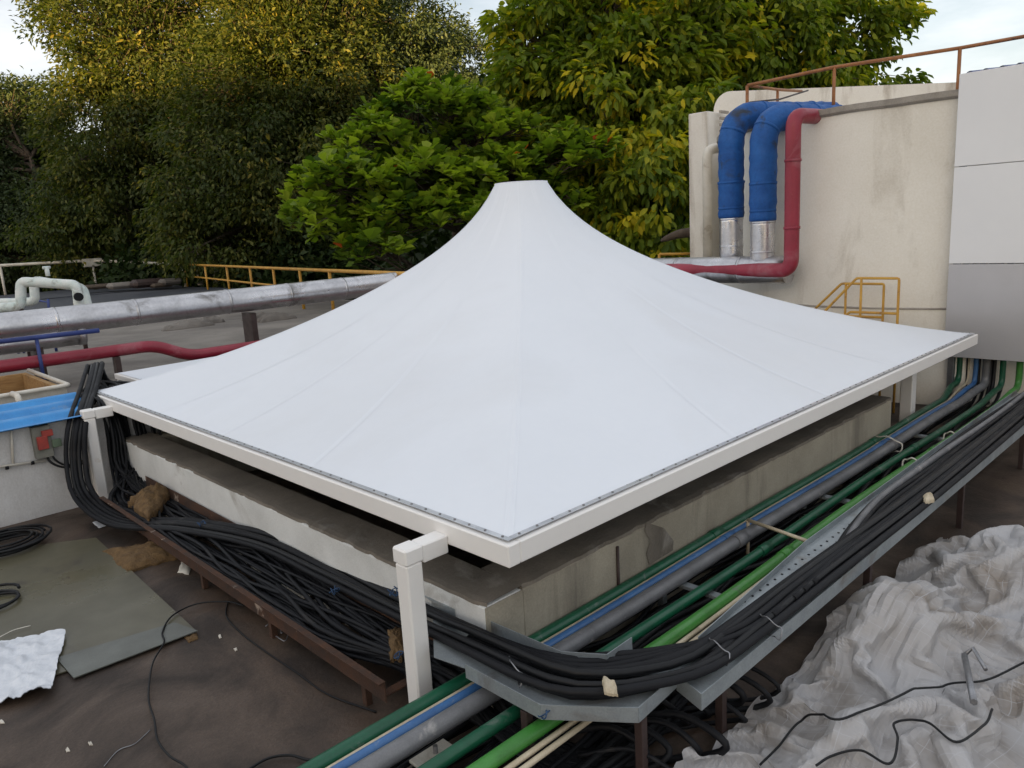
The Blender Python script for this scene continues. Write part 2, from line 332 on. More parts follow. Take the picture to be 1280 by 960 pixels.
# white wall where the upper roof steps down
wl = thing('retaining_wall', (-4, 5.3, 0), 'low whitewashed wall below the blue corrugated sheet at the step in the roof', 'wall')
n_ = 90; xs = np.linspace(-9, .62, n_)
P = np.array([[(x, 5.20+(fbm(np.array([x*2.]), np.array([z*2.]), 5)[0]-.5)*.016, z) for z in np.linspace(-.01, .80, 10)] for x in xs])
MB().grid(P).grid(np.stack([P[:, -1], P[:, -1]+np.array([0, .165, 0])], 1)).box((-9, 5.25, -.02), (.62, 5.37, .79), .002).build('wall', 'whitewash', wl)

# ------------------------------------------------------------------ tensile canopy
ZT, AX, BY = .924, 6.39, 5.66
tent = thing('tensile_canopy', (AX/2, BY/2, 0), 'white cone-shaped tensile membrane canopy on a rectangular painted steel frame', 'canopy')
bw, bh = .07, .10
for a, b in (((0, 0, ZT-bh), (bw, BY, ZT)), ((AX-bw, 0, ZT-bh), (AX, BY, ZT)), ((bw, 0, ZT-bh), (AX-bw, bw, ZT)), ((bw, BY-bw, ZT-bh), (AX-bw, BY, ZT))):
    MB().box(a, b, .006).build('beam', 'framewhite', tent)
ap = np.array([3.13, 2.93]); R0, ZA = .24, 2.59
E0 = .038
x0, x1, y0, y1 = E0, AX-E0, E0, BY-E0
corn = [math.atan2(y-ap[1], x-ap[0]) % (2*math.pi) for x, y in ((x1, y1), (x0, y1), (x0, y0), (x1, y0))]
def edge_dist(th):
    c, s = math.cos(th), math.sin(th); d = 1e9
    if c > 1e-9: d = min(d, (x1-ap[0])/c)
    if c < -1e-9: d = min(d, (x0-ap[0])/c)
    if s > 1e-9: d = min(d, (y1-ap[1])/s)
    if s < -1e-9: d = min(d, (y0-ap[1])/s)
    return d
def mem(th, u):
    """u = 0 at the frame, 1 at the top ring"""
    B = edge_dist(th); r = R0 * (B/R0)**(1-u) if False else B + (R0-B)*u
    lg = math.log(B/r)/math.log(B/R0); h = .66*lg + .34*u
    h = h - .045*math.sin(math.pi*min(1, u))*(1-u)
    zz = ZT+.005 + (ZA-ZT)*max(h, 0)
    return (ap[0]+r*math.cos(th), ap[1]+r*math.sin(th), zz)
bounds = []
cs = sorted(corn)
for i in range(4):
    a, b = cs[i], cs[(i+1) % 4]; b = b if b > a else b+2*math.pi
    for k in range(4): bounds.append(a+(b-a)*k/4)
bounds.append(bounds[0]+2*math.pi)
us = np.concatenate([np.linspace(0, .7, 26), np.linspace(.7, 1, 16)[1:]])
for a, b in zip(bounds[:-1], bounds[1:]):
    ths = np.linspace(a, b, 13)
    po = MB().grid(np.array([[mem(t, u) for u in us] for t in ths]), flip=True).build('membrane_panel', 'membrane', tent)
    # welded overlap along one side of the panel
    P = []
    for u in us:
        c = np.array(mem(a, u)); r = math.hypot(*(c[:2]-ap)); da = .022/max(r, .05)
        P.append([np.array(mem(a-da, u))+(0, 0, .0010), np.array(mem(a+da, u))+(0, 0, .0010)])
    P = np.array(P); P[0, :, 2] = ZT+.0062
    MB().grid(P, flip=False).build('seam', 'seam', po)
ang = np.linspace(0, 2*math.pi, 40, endpoint=False)
ring = MB().tube(fillet([(ap[0], ap[1], ZA-.03), (ap[0], ap[1], ZA+.012)], .01), R0+.004, 40); ring.build('top_ring', 'membrane', tent)
# aluminium clamping strips with their bolts
cz = ZT+.0085
for a, b in (((.022, .022, cz), (.052, BY-.022, cz+.004)), ((AX-.052, .022, cz), (AX-.022, BY-.022, cz+.004)), ((.054, .022, cz), (AX-.054, .052, cz+.004)), ((.054, BY-.052, cz), (AX-.054, BY-.022, cz+.004))):
    st = MB().box(a, b, .001).build('clamp_strip', 'alu', tent)
    bo = MB(); a = np.array(a); b = np.array(b); alongx = (b[0]-a[0]) > (b[1]-a[1]); Ln = (b-a)[0 if alongx else 1]
    for k in range(int(Ln/.105)):
        s_ = .05+k*.105+random.uniform(-.006, .006)
        if random.random() < .06: continue
        p = np.array([a[0]+s_, (a[1]+b[1])/2, b[2]]) if alongx else np.array([(a[0]+b[0])/2, a[1]+s_, b[2]])
        bo.tube([p-(0, 0, .002), p+(0, 0, .004)], .0062, 6)
    tag(bo.build('bolts', 'bolt', st), kind='stuff')
# posts with their arms
for (px, py, dx, dy) in ((-.19, .44, 1, 0), (-.19, 5.06, 1, 0), (5.62, .36, 0, 0)):
    if dx:
        po = MB().box((px-.044, py-.044, 0), (px+.044, py+.044, .80), .008).build('post', 'framewhite', tent)
        MB().box((px-.049, py-.049, .80), (px+.049, py+.049, .875), .008).build('cap', 'framewhite', po)
        MB().box((px+.050, py-.045, .785), (.002, py+.045, .871), .006).build('arm', 'framewhite', po)
        MB().box((px-.10, py-.10, 0), (px+.10, py+.10, .012), .003).build('base_plate', 'framewhite', po)
    else:
        po = MB().box((px-.055, py-.055, 0), (px+.055, py+.055, ZT-.105), .008).build('post', 'framewhite', tent)
        MB().box((px-.05, .072, ZT-.10), (px+.05, py+.05, ZT-.02), .006).build('arm', 'framewhite', po)
MB().box((5.72, 5.0, 0), (5.83, 5.11, ZT-.10), .008).build('post', 'framewhite', tent)

# ------------------------------------------------------------------ masonry curb below the canopy
CX, CY, CT, XE, YE, TH = .07, .26, .55, 4.92, 5.12, .24
curb = thing('curb_wall', (CX, CY, 0), 'masonry curb wall round the opening beneath the white canopy, white-painted on one face', 'wall')
def wall_part(a, b, mat): return MB().box(a, b, .006).build('wall', mat, curb)
wall_part((CX, CY, 0), (CX+TH, YE, CT-.02), 'curbwhite')
wall_part((CX+TH+.001, CY-.002, 0), (XE, CY+.29, CT-.021), 'curbbeige')
wall_part((XE-TH, CY+.291, 0), (XE, YE, CT-.021), 'curbbeige')
wall_part((CX+TH+.001, YE-TH, 0), (XE-TH-.001, YE, CT-.021), 'curbbeige')
# the return of the corner that carries the beige plaster
MB().box((CX+.004, CY-.004, 0), (CX+TH+.0005, CY+.002, CT-.022), .001).build('plaster', 'curbbeige', curb)
def ledge(pts_out, pts_in):
    """rough concrete top with a chipped outer edge"""
    po, pi = densify(pts_out, .035), densify(pts_in, .035); n = min(len(po), len(pi))
    po = po[np.linspace(0, len(po)-1, n).astype(int)]; pi = pi[np.linspace(0, len(pi)-1, n).astype(int)]
    d = (pi-po); d /= np.linalg.norm(d, axis=1)[:, None]; k = np.arange(n)
    chip = np.clip((fbm(k*.35, k*0.+2, 31)-.5)*.07, 0, .02)
    e = po + d*(-.004 + chip[:, None]); z = CT + (fbm(k*.2, k*0., 8)-.5)*.004
    rows = [np.c_[e[:, :2], np.full(n, CT-.0195) - chip*.3], np.c_[e[:, :2]+d[:, :2]*.004, z-.003]] + [np.c_[(e+(pi-e)*t)[:, :2], z + (fbm(k*.3+t*9, k*0+t*7, 4)-.5)*.008] for t in (.15, .4, .7, 1.)] + [np.c_[pi[:, :2], np.full(n, CT-.0195)]]
    MB().grid(np.stack(rows, 1), smooth=False, flip=False).build('ledge', 'ledge', curb)
ledge([(CX, CY, 0), (CX, YE, 0)], [(CX+TH, CY, 0), (CX+TH, YE, 0)])
ledge([(CX+TH+.003, CY, 0), (XE, CY, 0)], [(CX+TH+.003, CY+.29, 0), (XE, CY+.29, 0)])
# rust streak pipe stubs on the beige face
for x in (1.02,):
    MB().tube([(x, CY-.009, .10), (x+.004, CY-.008, .5)], .009, 6).build('rod', 'brownsteel', curb)
q_ = np.array([ony(*p, CY-.006) for p in ((808, 653), (830, 660), (842, 676), (841, 688), (812, 706), (808, 692), (813, 676), (806, 664))])
MB().add(q_, [tuple(range(8))]).build('mortar_patch', 'ledge', curb)

# white flat side canopy behind
sp = thing('side_canopy', (3, 6.3, DZ), 'flat white membrane panel lying low behind the cone canopy', 'canopy')
MB().grid(np.array([[(x, y, .865+.05*math.sin(math.pi*(y-5.74)/2.6)*(x-.66)/5) for x in np.linspace(.66, 6, 20)] for y in np.linspace(5.74, 7.0, 8)])).build('membrane', 'membrane', sp)
MB().box((.63, 5.72, .80), (.69, 7.03, .86), .005).build('beam', 'framewhite', sp)
MB().box((.70, 6.98, .80), (6, 7.03, .86), .005).build('beam', 'framewhite', sp)
for p in ((.66, 6.95), (.66, 5.8), (5.9, 6.95), (5.9, 5.8)):
    MB().box((p[0]-.025, p[1]-.025, DZ), (p[0]+.025, p[1]+.025, .80), .004).build('post', 'framewhite', sp)

# ------------------------------------------------------------------ tank, panels, rails
TC, TR, TT = np.array([9.96, 1.46]), 3.0, 3.27
tank = thing('storage_tank', (TC[0], TC[1], 0), 'big round weathered cream tank with stained rendered wall', 'tank')
a = np.linspace(0, 2*math.pi, 97)
def cyl(z0, z1, r, nz, seed, amp=.012):
    zz = np.linspace(z0, z1, nz); P = np.zeros((97, nz, 3))
    for i, t in enumerate(a):
        rr = r + (fbm(np.full(nz, (i % 96)*.22), zz*1.3, seed)-.5)*amp
        P[i, :, 0] = TC[0]+rr*np.cos(t); P[i, :, 1] = TC[1]+rr*np.sin(t); P[i, :, 2] = zz
    return P
MB().grid(cyl(1.075, TT, TR, 26, 2), flip=False).grid(cyl(TT, TT, TR, 2, 2)*[1, 1, 1]).build('wall', 'tank', tank)
MB().grid(cyl(0, 1.07, TR+.022, 12, 6)).build('lower_wall', 'tank', tank)
ledg = MB(); th = np.linspace(0, 2*math.pi, 97)
P = np.array([[(TC[0]+r*math.cos(t), TC[1]+r*math.sin(t), z) for r, z in ((TR+.018, 1.06), (TR+.03, 1.066), (TR+.03, 1.074), (TR-.02, 1.088))] for t in th])
MB().grid(P).build('joint', 'coping', tank)
P = np.array([[(TC[0]+(r+.014*(fbm(np.array([k*.5]), np.array([0.]), 3)[0]-.5))*math.cos(t), TC[1]+r*math.sin(t), z+.02*(fbm(np.array([k*.4]), np.array([3.]), 5)[0]-.5)) for r, z in ((TR+.012, TT-.04), (TR+.045, TT-.015), (TR+.045, TT+.045), (TR-.15, TT+.06), (TR-.16, TT-.06))] for k, t in enumerate(th)])
MB().grid(P, smooth=False).build('coping', 'coping', tank)
P = np.array([[(TC[0]+r*math.cos(t), TC[1]+r*math.sin(t), TT-.05) for r in (.01, TR-.02)] for t in th]); MB().grid(P).build('lid', 'tankback', tank)
# taller white block behind the tank with a rounded shoulder
tb = thing('pump_house', (12.2, 4.6, 0), 'white plastered block with a rounded shoulder standing behind the round tank', 'building')
q0, q1 = dep(892, 150, 12.6), dep(1210, 110, 13.2)
zt = dep(1000, 113, 12.9)[2]
prof = [(0, GZ), (0, zt-.32)] + [(.30-.30*math.cos(t), zt-.32+.32*math.sin(t)) for t in np.linspace(.2, math.pi/2, 7)] + [(4.6, zt+.02)]
ux = (q1-q0)[:2]; ux = ux/np.linalg.norm(ux); uy = np.array([-ux[1], ux[0]]);
uy = (q0[:2]-C[:2])/np.linalg.norm(q0[:2]-C[:2]) + ux*.08
def blk(dy): return [tuple(q0[:2]+ux*s_+uy*dy)+(z,) for s_, z in prof] + [tuple(q0[:2]+ux*4.6+uy*dy)+(GZ,)]
f0, f1 = blk(0), blk(2.6); n_ = len(f0)
MB().add(f0+f1, [tuple(range(n_)), tuple(range(2*n_-1, n_-1, -1))] + [(i, i+n_, (i+1) % n_+n_, (i+1) % n_) for i in range(n_)]).build('wall', 'tankback', tb)
s0 = dep(878, 140, 12.2); zz = s0[2]
MB().box((s0[0]-.02, s0[1]-.10, GZ), (s0[0]+.8, s0[1]+.25, zz), .01).build('pier', 'tankback', tb)
gv = MB()
for k in range(4): 
    c = dep(905, 140+k*8, 12.3); gv.box(c-(.12, .02, .02), c+(.12, .02, .02), .003)
gv.build('vent_grille', 'coping', tb)
# grey downpipe beside it
d0, d1 = dep(884, 187, 11.6), dep(876, 322, 11.6)
dp = MB().tube(fillet([dep(905, 184, 11.8), d0, (d0[0], d0[1], .9)], .14), .075, 12)
tag(dp.build('downpipe', 'pvcwhite'), 'pale downpipe with an elbow on the white block beside the blue pipes', 'pipe')
# wall panels
PX = 7.0; pe = .475
pw = thing('panel_screen', (PX, -.8, .57), 'flat screen of white and grey cladding panels beside the round tank', 'panel screen')
zs = [.575, 1.645, 2.525, 3.455]
zs[1] = onx(1186, 330, PX)[2]; zs[2] = onx(1193, 209, PX)[2]; zs[3] = onx(1200, 92, PX)[2]; zs[0] = onx(1182, 446, PX)[2]
for j, (ya, yb) in enumerate(((pe, -1.25), (-1.256, -3.0))):
    for i in range(3):
        p = MB().box((PX, ya, zs[i]+.004), (PX+.035, yb, zs[i+1]-.004), .003).build('panel', 'panelgrey' if i == 0 else 'panelwhite', pw)
for y in (pe-.06, -1.2, -2.9):
    MB().box((PX+.04, y-.03, 0), (PX+.10, y+.03, zs[3]-.05), .003).build('upright', 'steel', pw)
tag(MB().grid(np.array([[(x, y, onx(1245, 84, 8.2)[2]-.02+.025*math.sin(y*40)+(x-8.2)*.12) for x in (8.0, 9.4)] for y in np.linspace(.75, -2.6, 160)])).build('roof_sheet', 'bluepaint'), 'dark blue corrugated roof sheet showing above the white panels', 'roof sheet')
# orange guard rail on the tank
gr = thing('guard_rail', (TC[0], TC[1], TT), 'rusty orange guard rail along the top of the round tank', 'railing')
def rimpt(px, py, d): return dep(px, py, d)
rt = [dep(934, 107, 9.95), dep(1043, 84, 9.45), dep(1200, 60, 9.0), dep(1300, 42, 8.9)]
MB().tube(densify(rt, .4), .022, 8).build('top_rail', 'orange', gr)
for px, py, py2, d in ((1043, 84, 132, 9.45), (1200, 60, 112, 9.0)):
    a_, b_ = dep(px, py, d), dep(px, py2, d); MB().tube([a_, (a_[0], a_[1], TT+.03)], .022, 8).build('post', 'orange', gr)
a_ = rt[0]; MB().tube([a_, (a_[0], a_[1], TT+.02)], .022, 8).build('post', 'orange', gr)
back = [dep(935, 107, 9.95), dep(972, 112, 10.7), dep(1002, 114, 11.4)]
MB().tube(back, .02, 8).build('top_rail', 'orange', gr)
MB().tube([back[1], (back[1][0], back[1][1], TT-.02)], .02, 8).build('post', 'orange', gr)
low = [dep(937, 128, 9.95), dep(975, 124, 10.7), dep(1010, 113, 11.4)]
MB().tube(low, .012, 6).build('mid_rail', 'brownsteel', gr)

# ------------------------------------------------------------------ big pipes on the tank
def pt(px, py, t):           # a point at horizontal range t in the photo direction
    d = ray(px, py); d = d/np.hypot(d[0], d[1]); return C + d*t
def blue_drop(px_t, px_b, py_t, py_m, py_b, t, label):
    th_ = thing('insulated_pipe', tuple(pt(px_b, py_b, t)), label, 'pipe', 'blue wrapped pipes coming down the tank')
    top = pt(px_t, py_t, t); x, y = pt(px_b, py_b, t)[:2]
    zt_, zm, zb = top[2], pt(px_b, py_m, t)[2], pt(px_b, py_b, t)[2]
    inn = np.array([TC[0]-x, TC[1]-y]); inn /= np.linalg.norm(inn)
    path = densify(fillet([(x, y, zm), (x, y, zt_), (x+inn[0]*1.5, y+inn[1]*1.5, zt_-.02)], .36, 10), .05)
    wob = .158 + .008*np.sin(np.arange(len(path))*1.9)*rng.uniform(.2, 1, len(path)) + rng.normal(0, .002, len(path))
    bp = MB().tube(path, wob, 22).build('blue_wrap', 'bluewrap', th_)
    for k in (2, 8, 19, 27, 33, 41, 50, 58):
        if k > len(path)-3: break
        MB().tube([path[k], path[k]*.45+path[k+1]*.55], wob[k]+.006, 22).build('band', 'bluewrap', bp)
    sl = MB().tube(densify([(x, y, zb), (x, y, zm+.015)], .06), .146, 22).build('foil_sleeve', 'foil', th_)
    MB().tube([(x, y, zm-.03), (x, y, zm)], .152, 22).build('band', 'foil', sl)
    MB().tube([(x, y, zb+.14), (x, y, zb+.16)], .151, 22).build('band', 'foil', sl)
    return np.array([x, y, zb])
b1 = blue_drop(921, 914, 143, 272, 322, 10.35, 'blue wrapped pipe on the tank, next to the pale downpipe')
b2 = blue_drop(959, 953, 145, 276, 330, 9.95, 'blue wrapped pipe on the tank, next to the dark red pipe')
# long silver clad pipe: past the tank, behind the canopy, then along the upper roof
SZ = 1.42
sil = thing('clad_pipe', (3, 8.3, DZ), 'long silver clad pipe running across the upper roof and along to the tank', 'pipe')
pth = [(b2[0]-.02, b2[1]-.35, 1.52), (b2[0]-.02, b2[1]+.2, 1.52), (7.02, 4.6, 1.50), (7.05, 8.2, 1.44), (-9, 8.45, 1.38)]
path = densify(fillet(pth, .5, 8), .3)
so = MB().tube(path, .168, 24).build('cladding', 'clad', sil)
cum = np.concatenate([[0], np.cumsum(np.linalg.norm(np.diff(path, axis=0), axis=1))])
for s_ in np.arange(.6, cum[-1], 1.0):
    i = np.searchsorted(cum, s_); p, q = path[i-1], path[i]; u = (q-p)/np.linalg.norm(q-p); MB().tube([p, p+u*.035], .1715, 24).build('band', 'clad', so)
for x in (-6.5, -3.2, .2, 2.9, 5.4):
    MB().box((x-.04, 8.2, DZ), (x+.04, 8.5, 1.23), .004).build('support', 'brownsteel', sil)
# second, smaller clad pipe at the left with a capped end
c0 = onz(104, 418, 1.22); c0 = np.array([c0[0], c0[1], 1.22])
sc2 = thing('clad_pipe', (c0[0]-2, c0[1], DZ), 'short silver clad pipe stub with a capped end beside the blue bar', 'pipe')
MB().tube(densify([(-7, c0[1]+.1, 1.20), c0], .4), .12, 20).build('cladding', 'clad', sc2)
MB().tube([c0-(.07, 0, 0), c0+(.012, 0, 0)], .126, 20).build('end_cap', 'clad', sc2)
for x in (-4, -1.4): MB().box((x-.03, c0[1]-.1, DZ), (x+.03, c0[1]+.1, 1.085), .004).build('support', 'brownsteel', sc2)
# blue bar
e0, e1 = onz(0, 427, 1.30), onz(124, 413, 1.30)
dv = (e1-e0)
bb = thing('blue_bar', tuple((e0+e1)/2*(1, 1, 0)+(0, 0, DZ)), 'thin dark blue steel bar in front of the short silver pipe', 'bar')
MB().tube([e0-dv*3, e1], .028, 8).build('bar', 'bluepaint', bb)
for t in (-1.5, .35): p = e0+dv*t; MB().tube([(p[0], p[1], DZ), (p[0], p[1], p[2]-.02)], .02, 8).build('leg', 'bluepaint', bb)
# red pipe on the left with a jog
r_pts = [onz(-400, 502, 1.02), onz(0, 457, 1.02), onz(198, 431, 1.02), None, None]
p2 = r_pts[2]; p3 = ony(238, 445, p2[1]-.10); p4 = ony(345, 430, p3[1])
rp = densify(fillet([(-9, p2[1]+.3, 1.02), (p2[0]-.05, p2[1], p2[2]), p3, (p4[0]+4.2, p3[1], p3[2]-.02)], .16, 8), .3)
redl = thing('red_pipe', (0, 7.6, DZ), 'dark red pipe with a jog on the upper roof beside the white canopy', 'pipe')
MB().tube(rp, .073, 18).build('pipe', 'red', redl)
for x in (-4, -1, .9): MB().box((x-.03, p2[1]-.06, DZ), (x+.03, p2[1]+.06, .95), .004).build('support', 'brownsteel', redl)
# red pipe on the tank
rt_ = 9.55
ra, rb_ = pt(998, 140, rt_), pt(989, 338, rt_)
inn = np.array([TC[0]-rb_[0], TC[1]-rb_[1]]); inn /= np.linalg.norm(inn)
redr = thing('red_pipe', (rb_[0], rb_[1], 1.3), 'dark red pipe coming down the tank and turning along the silver pipe', 'pipe')
rz = rb_[2]
MB().tube(densify(fillet([(rb_[0]+inn[0]*1.2, rb_[1]+inn[1]*1.2, ra[2]-.03), (rb_[0], rb_[1], ra[2]-.03), (rb_[0], rb_[1], rz), (6.78, 3.3, rz-.0), (6.80, 8.0, rz-.05)], .15, 8), .25), .085, 18).build('pipe', 'red', redr)
for z in (2.0, 2.75): MB().tube([(rb_[0], rb_[1], z), (rb_[0], rb_[1], z+.03)], .094, 18).build('clamp', 'red', redr)
for y in (3.4, 5.2, 7.): MB().box((6.7, y-.04, .70 if y > 5.3 else 0), (7.1, y+.04, 1.30), .004).build('support', 'brownsteel', redr)

# yellow step-over ladder between canopy and tank
yl = thing('step_ladder', (6.65, 1.5, 0), 'yellow tubular step-over ladder with handrails in front of the round tank', 'ladder')
def lad(side, X_, z1, yA, yB, yC):
    zt_ = z1; T = lambda pts: MB().tube(densify(fillet(pts, .02, 3), .3), .014, 8)
    T([(X_, yC, 0.0), (X_, yC+.0, .42), (X_, yB, zt_), (X_, yA, zt_), (X_, yA, 0)]).build('handrail', 'yellow', yl)
    T([(X_, yA, zt_-.37), (X_, yB+.06, zt_-.37), (X_, yC-.12, .42)]).build('mid_rail', 'yellow', yl)
    T([(X_, yB-.05, 0), (X_, yB-.05, zt_)]).build('post', 'yellow', yl)
kA = onx(1124, 348, 6.50); kB = onx(1071, 346, 6.50); kC = onx(1040, 402, 6.50)
lad(0, 6.50, kA[2], kA[1], kB[1], kB[1]+.95)
jA = onx(1105, 355, 6.82); jB = onx(1052, 354, 6.82)
lad(1, 6.82, jA[2], jA[1], jB[1], jB[1]+.95)
for i, z in enumerate((.28, .56, .84)):
    MB().box((6.52, kB[1]+.62-i*.26, z-.03), (6.80, kB[1]+.84-i*.26, z), .003).build('tread', 'yellow', yl)
MB().box((6.52, kA[1]+.03, .86), (6.80, kB[1]-.06, .89), .003).build('platform', 'yellow', yl)

# ------------------------------------------------------------------ conduits along the curb
def conduit(y, z, r, mat, label, xe=6.72, ytop=None, wig=.008, x0=-2.6, seed=0, coupl=(1.9, 4.4), sag=None):
    xs = np.arange(x0, xe-.3, .22); ph = seed*1.7
    p = [(x, y + wig*math.sin(x*1.1+ph), z + .006*math.sin(x*1.9+ph*2) + (sag(x) if sag else 0)) for x in xs]
    yt = y if ytop is None else ytop
    p += [tuple(q) for q in fillet([p[-1], (xe+.20, yt, z+.0), (xe+.44, yt, z+.0), (xe+.44, yt, 1.2)], .12, 8)[1:-1]] + [(xe+.44, yt, .9), (xe+.44, yt, 2.4)]
    th_ = thing('conduit_pipe', (1, y, 0), label, 'pipe', 'parallel conduits along the curb')
    po = MB().tube(densify(p, .25), r, 12).build('pipe', mat, th_)
    for cx in coupl:
        q = [(cx, y + wig*math.sin(cx*1.1+ph), z+.006*math.sin(cx*1.9+ph*2)), (cx+.11, y + wig*math.sin((cx+.11)*1.1+ph), z+.006*math.sin((cx+.11)*1.9+ph*2))]
        MB().tube(q, r*1.13, 12).build('coupling', mat, po)
conduit(.224, .265, .031, 'greend', 'dark green conduit pipe right against the curb wall', ytop=.36, seed=1)
conduit(.178, .262, .011, 'cream', 'thin cream conduit between the dark green and blue pipes', ytop=.27, seed=1, wig=.006)
conduit(.139, .265, .026, 'blue', 'blue conduit pipe beside the grey pipe', ytop=.20, seed=1.1, wig=.006)
conduit(.066, .267, .040, 'greyp', 'thick grey conduit pipe beside the blue one', ytop=.10, seed=1.1, wig=.005)
conduit(-.098, .262, .029, 'greend', 'dark green conduit pipe between the grey and light green pipes', ytop=-.05, seed=2.2)
conduit(-.238, .265, .032, 'greenl', 'light green conduit pipe', ytop=-.2, seed=2.5, wig=.012)
conduit(-.292, .25, .012, 'cream', 'thin cream conduit beside the light green pipe', ytop=-.32, seed=3, xe=6.72)
conduit(-.328, .245, .012, 'cream', 'outermost thin cream conduit, under the cable tray', ytop=-.42, seed=3.1, xe=6.72)
# pipe bearers
for x in (-1.1, 1.35, 3.1, 5.0):
    t = thing('pipe_bearer', (x, 0, 0), 'steel angle bearer under the row of coloured conduits', 'bearer', 'bearers under the conduits')
    MB().box((x-.025, -.40, .202), (x+.025, .24, .224), .003).build('bar', 'galv', t)
    for y in (-.36, .2): MB().box((x-.02, y-.02, 0), (x+.02, y+.02, .201), .003).build('leg', 'galv', t)
# white flat bracket over the conduits
ba, bb_ = onz(935, 650, .335), onz(1016, 679, .335)
br = thing('strap_bracket', ((ba[0]+bb_[0])/2, (ba[1]+bb_[1])/2, 0), 'cream angle strap spanning over the coloured conduits', 'bracket')
MB().tube([ba, bb_], .013, 4).build('bar', 'cream', br)
for p in (ba, bb_): MB().tube([p, (p[0], p[1], .0)], .012, 4).build('leg', 'cream', br)
# loose twine ties round the conduits
def ring_tie(c, ry, rz, mat, label, cat='tie', r=.006, tilt=.0):
    tt = np.linspace(0, 2*math.pi, 26); p = [(c[0]+tilt*math.cos(t)+.012*math.sin(3*t), c[1]+ry*math.cos(t), c[2]+rz*math.sin(t)+.008*math.sin(5*t)) for t in tt]
    tag(MB().tube(p, r, 5, cap=False).build('twine_tie', mat), label, cat)
ring_tie((4.45, .11, .262), .13, .060, 'tiewhite', 'white twine tie round the blue and grey conduits', tilt=.05)
ring_tie((4.0, -.232, .265), .070, .048, 'tiewhite', 'white twine knot on the light green conduit near the cable tray', r=.007)
ring_tie((4.9, -.232, .265), .055, .048, 'tiewhite', 'white twine tie on the light green conduit near the screen', r=.007)

# ------------------------------------------------------------------ black cables
def cable(pts, r, n=60, mat='black', label='', group=None, cat='cable', sides=8, name='power_cable'):
    o = MB().tube(spline(pts, n), r, sides).build(name, mat); return tag(o, label, cat, group)
G1 = 'black cables bedded in the rusty tray'; L1 = 'black cable lying among many in the rusty tray'
for i in range(44):
    lay = i % 4; x = -.25 + .30*rng.random(); z0 = .145 + .022*lay + .01*rng.random(); yd = 4.95 + .22*rng.random(); xd = -.05+.42*rng.random()
    top = [(xd+.15*rng.normal(), 5.9+.4*rng.random(), DZ+.06+.10*rng.random()), (xd, 5.30, .86+.05*rng.random()), (xd, yd+.08, .62), (xd-.03, yd, .34)]
    ys_ = np.array([4.55, 4.0, 3.5, 2.9, 2.3, 1.75, 1.2, .7, .3]); mid = []
    xx = x
    for y in ys_:
        xx = np.clip(xx + rng.normal(0, .055), -.265 if y > 1 else -.125, .045); mid.append((xx, y+rng.normal(0, .05), z0+rng.normal(0, .011)))
    end = [(np.clip(xx, -.12, .03), .05, .12), (-.05+.2*rng.random(), -.35, .06), (.3+rng.random()*.4, -.42+.25*rng.random(), .05), (2.2, -.45+.45*rng.random(), .05)]
    cable(top+mid+end, .009+.005*rng.random(), 80, 'black', L1, G1, sides=7)
# thick cables: over the wall, into the rusty tray, over the corner and away along the galvanised tray
TZ = .40
G2 = 'thick black cables running round the corner in the galvanised tray'; L2 = 'thick black cable looping over the wall and along the galvanised tray'
loop = [(119, 458, 'y', 6.15), (112, 487, 'y', 5.62), (99, 530, 'y', 5.06), (96, 575, 'y', 4.98), (106, 620, 'y', 4.78), (150, 652, 'z', .14), (235, 658, 'z', .245), (330, 676, 'z', .30), (410, 712, 'z', .315), (480, 748, 'z', .335), (545, 780, 'z', .40), (600, 805, 'z', .44), (690, 846, 'z', .45), (740, 853, 'z', .45), (800, 846, 'z', .445), (870, 826, 'z', .445), (935, 780, 'z', .44), (1020, 715, 'z', .44), (1150, 620, 'z', .44), (1240, 548, 'z', .44)]
base = np.array([ony(a_, b_, v) if k == 'y' else onz(a_, b_, v) for a_, b_, k, v in loop])
base = np.vstack([[(.62, 7.0, DZ+.04), (.42, 6.75, DZ+.14), (.30, 6.48, 1.03)], base, [(5.9, base[-1][1]+.02, .44), (6.75, base[-1][1]+.05, .42), (7.08, base[-1][1]+.05, .48), (7.2, base[-1][1]+.05, .8), (7.2, base[-1][1]+.05, 2.3)]])
tg = np.gradient(base, axis=0); tg /= np.linalg.norm(tg, axis=1)[:, None]; lat = np.cross(tg, [0, 0, 1.]); lat[np.linalg.norm(lat, axis=1) < .2] = (1, 0, 0); lat /= np.linalg.norm(lat, axis=1)[:, None]
for i, off in enumerate((-.052, -.022, .010, .042, .072)):
    jit = spline(rng.normal(0, .010, (11, 3)), len(base))
    wgt = np.concatenate([np.linspace(1., 1., 5), np.ones(len(base)-5)])
    p = base + lat*off*wgt[:, None] + jit + np.array([0, 0, (.014 if i % 2 else 0)])
    cable(p, (.0235, .019, .022, .0155, .0185)[i], 170, 'blackfresh' if i % 2 else 'black', L2, G2, sides=10)
G3 = 'black cables in the long galvanised tray'; L3 = 'black cable laid in the long galvanised tray beside the tarpaulin'
for i in range(5):
    yb = -.685 + .026*i; p = [(x, yb + .012*math.sin(x*1.3+i) - (.0 if x > 1.2 else .0), TZ+.020+.030*(i % 2)+.006*math.sin(x*2+i*2)) for x in np.arange(.75, 6.3, .5)]
    p = [(-.02+.02*i, .30, .40), (0.01+.02*i, -.1, TZ+.03), (.12+.03*i, -.38+.03*i, TZ+.02), (.42+.01*i, -.50+.015*i, TZ+.02)] + p + [(6.8, yb+.06, TZ+.0), (7.06, yb+.10, .47), (7.17, yb+.12, .75), (7.17, yb+.12, 2.3)]
    cable(p, .017, 110, 'black', L3, G3)
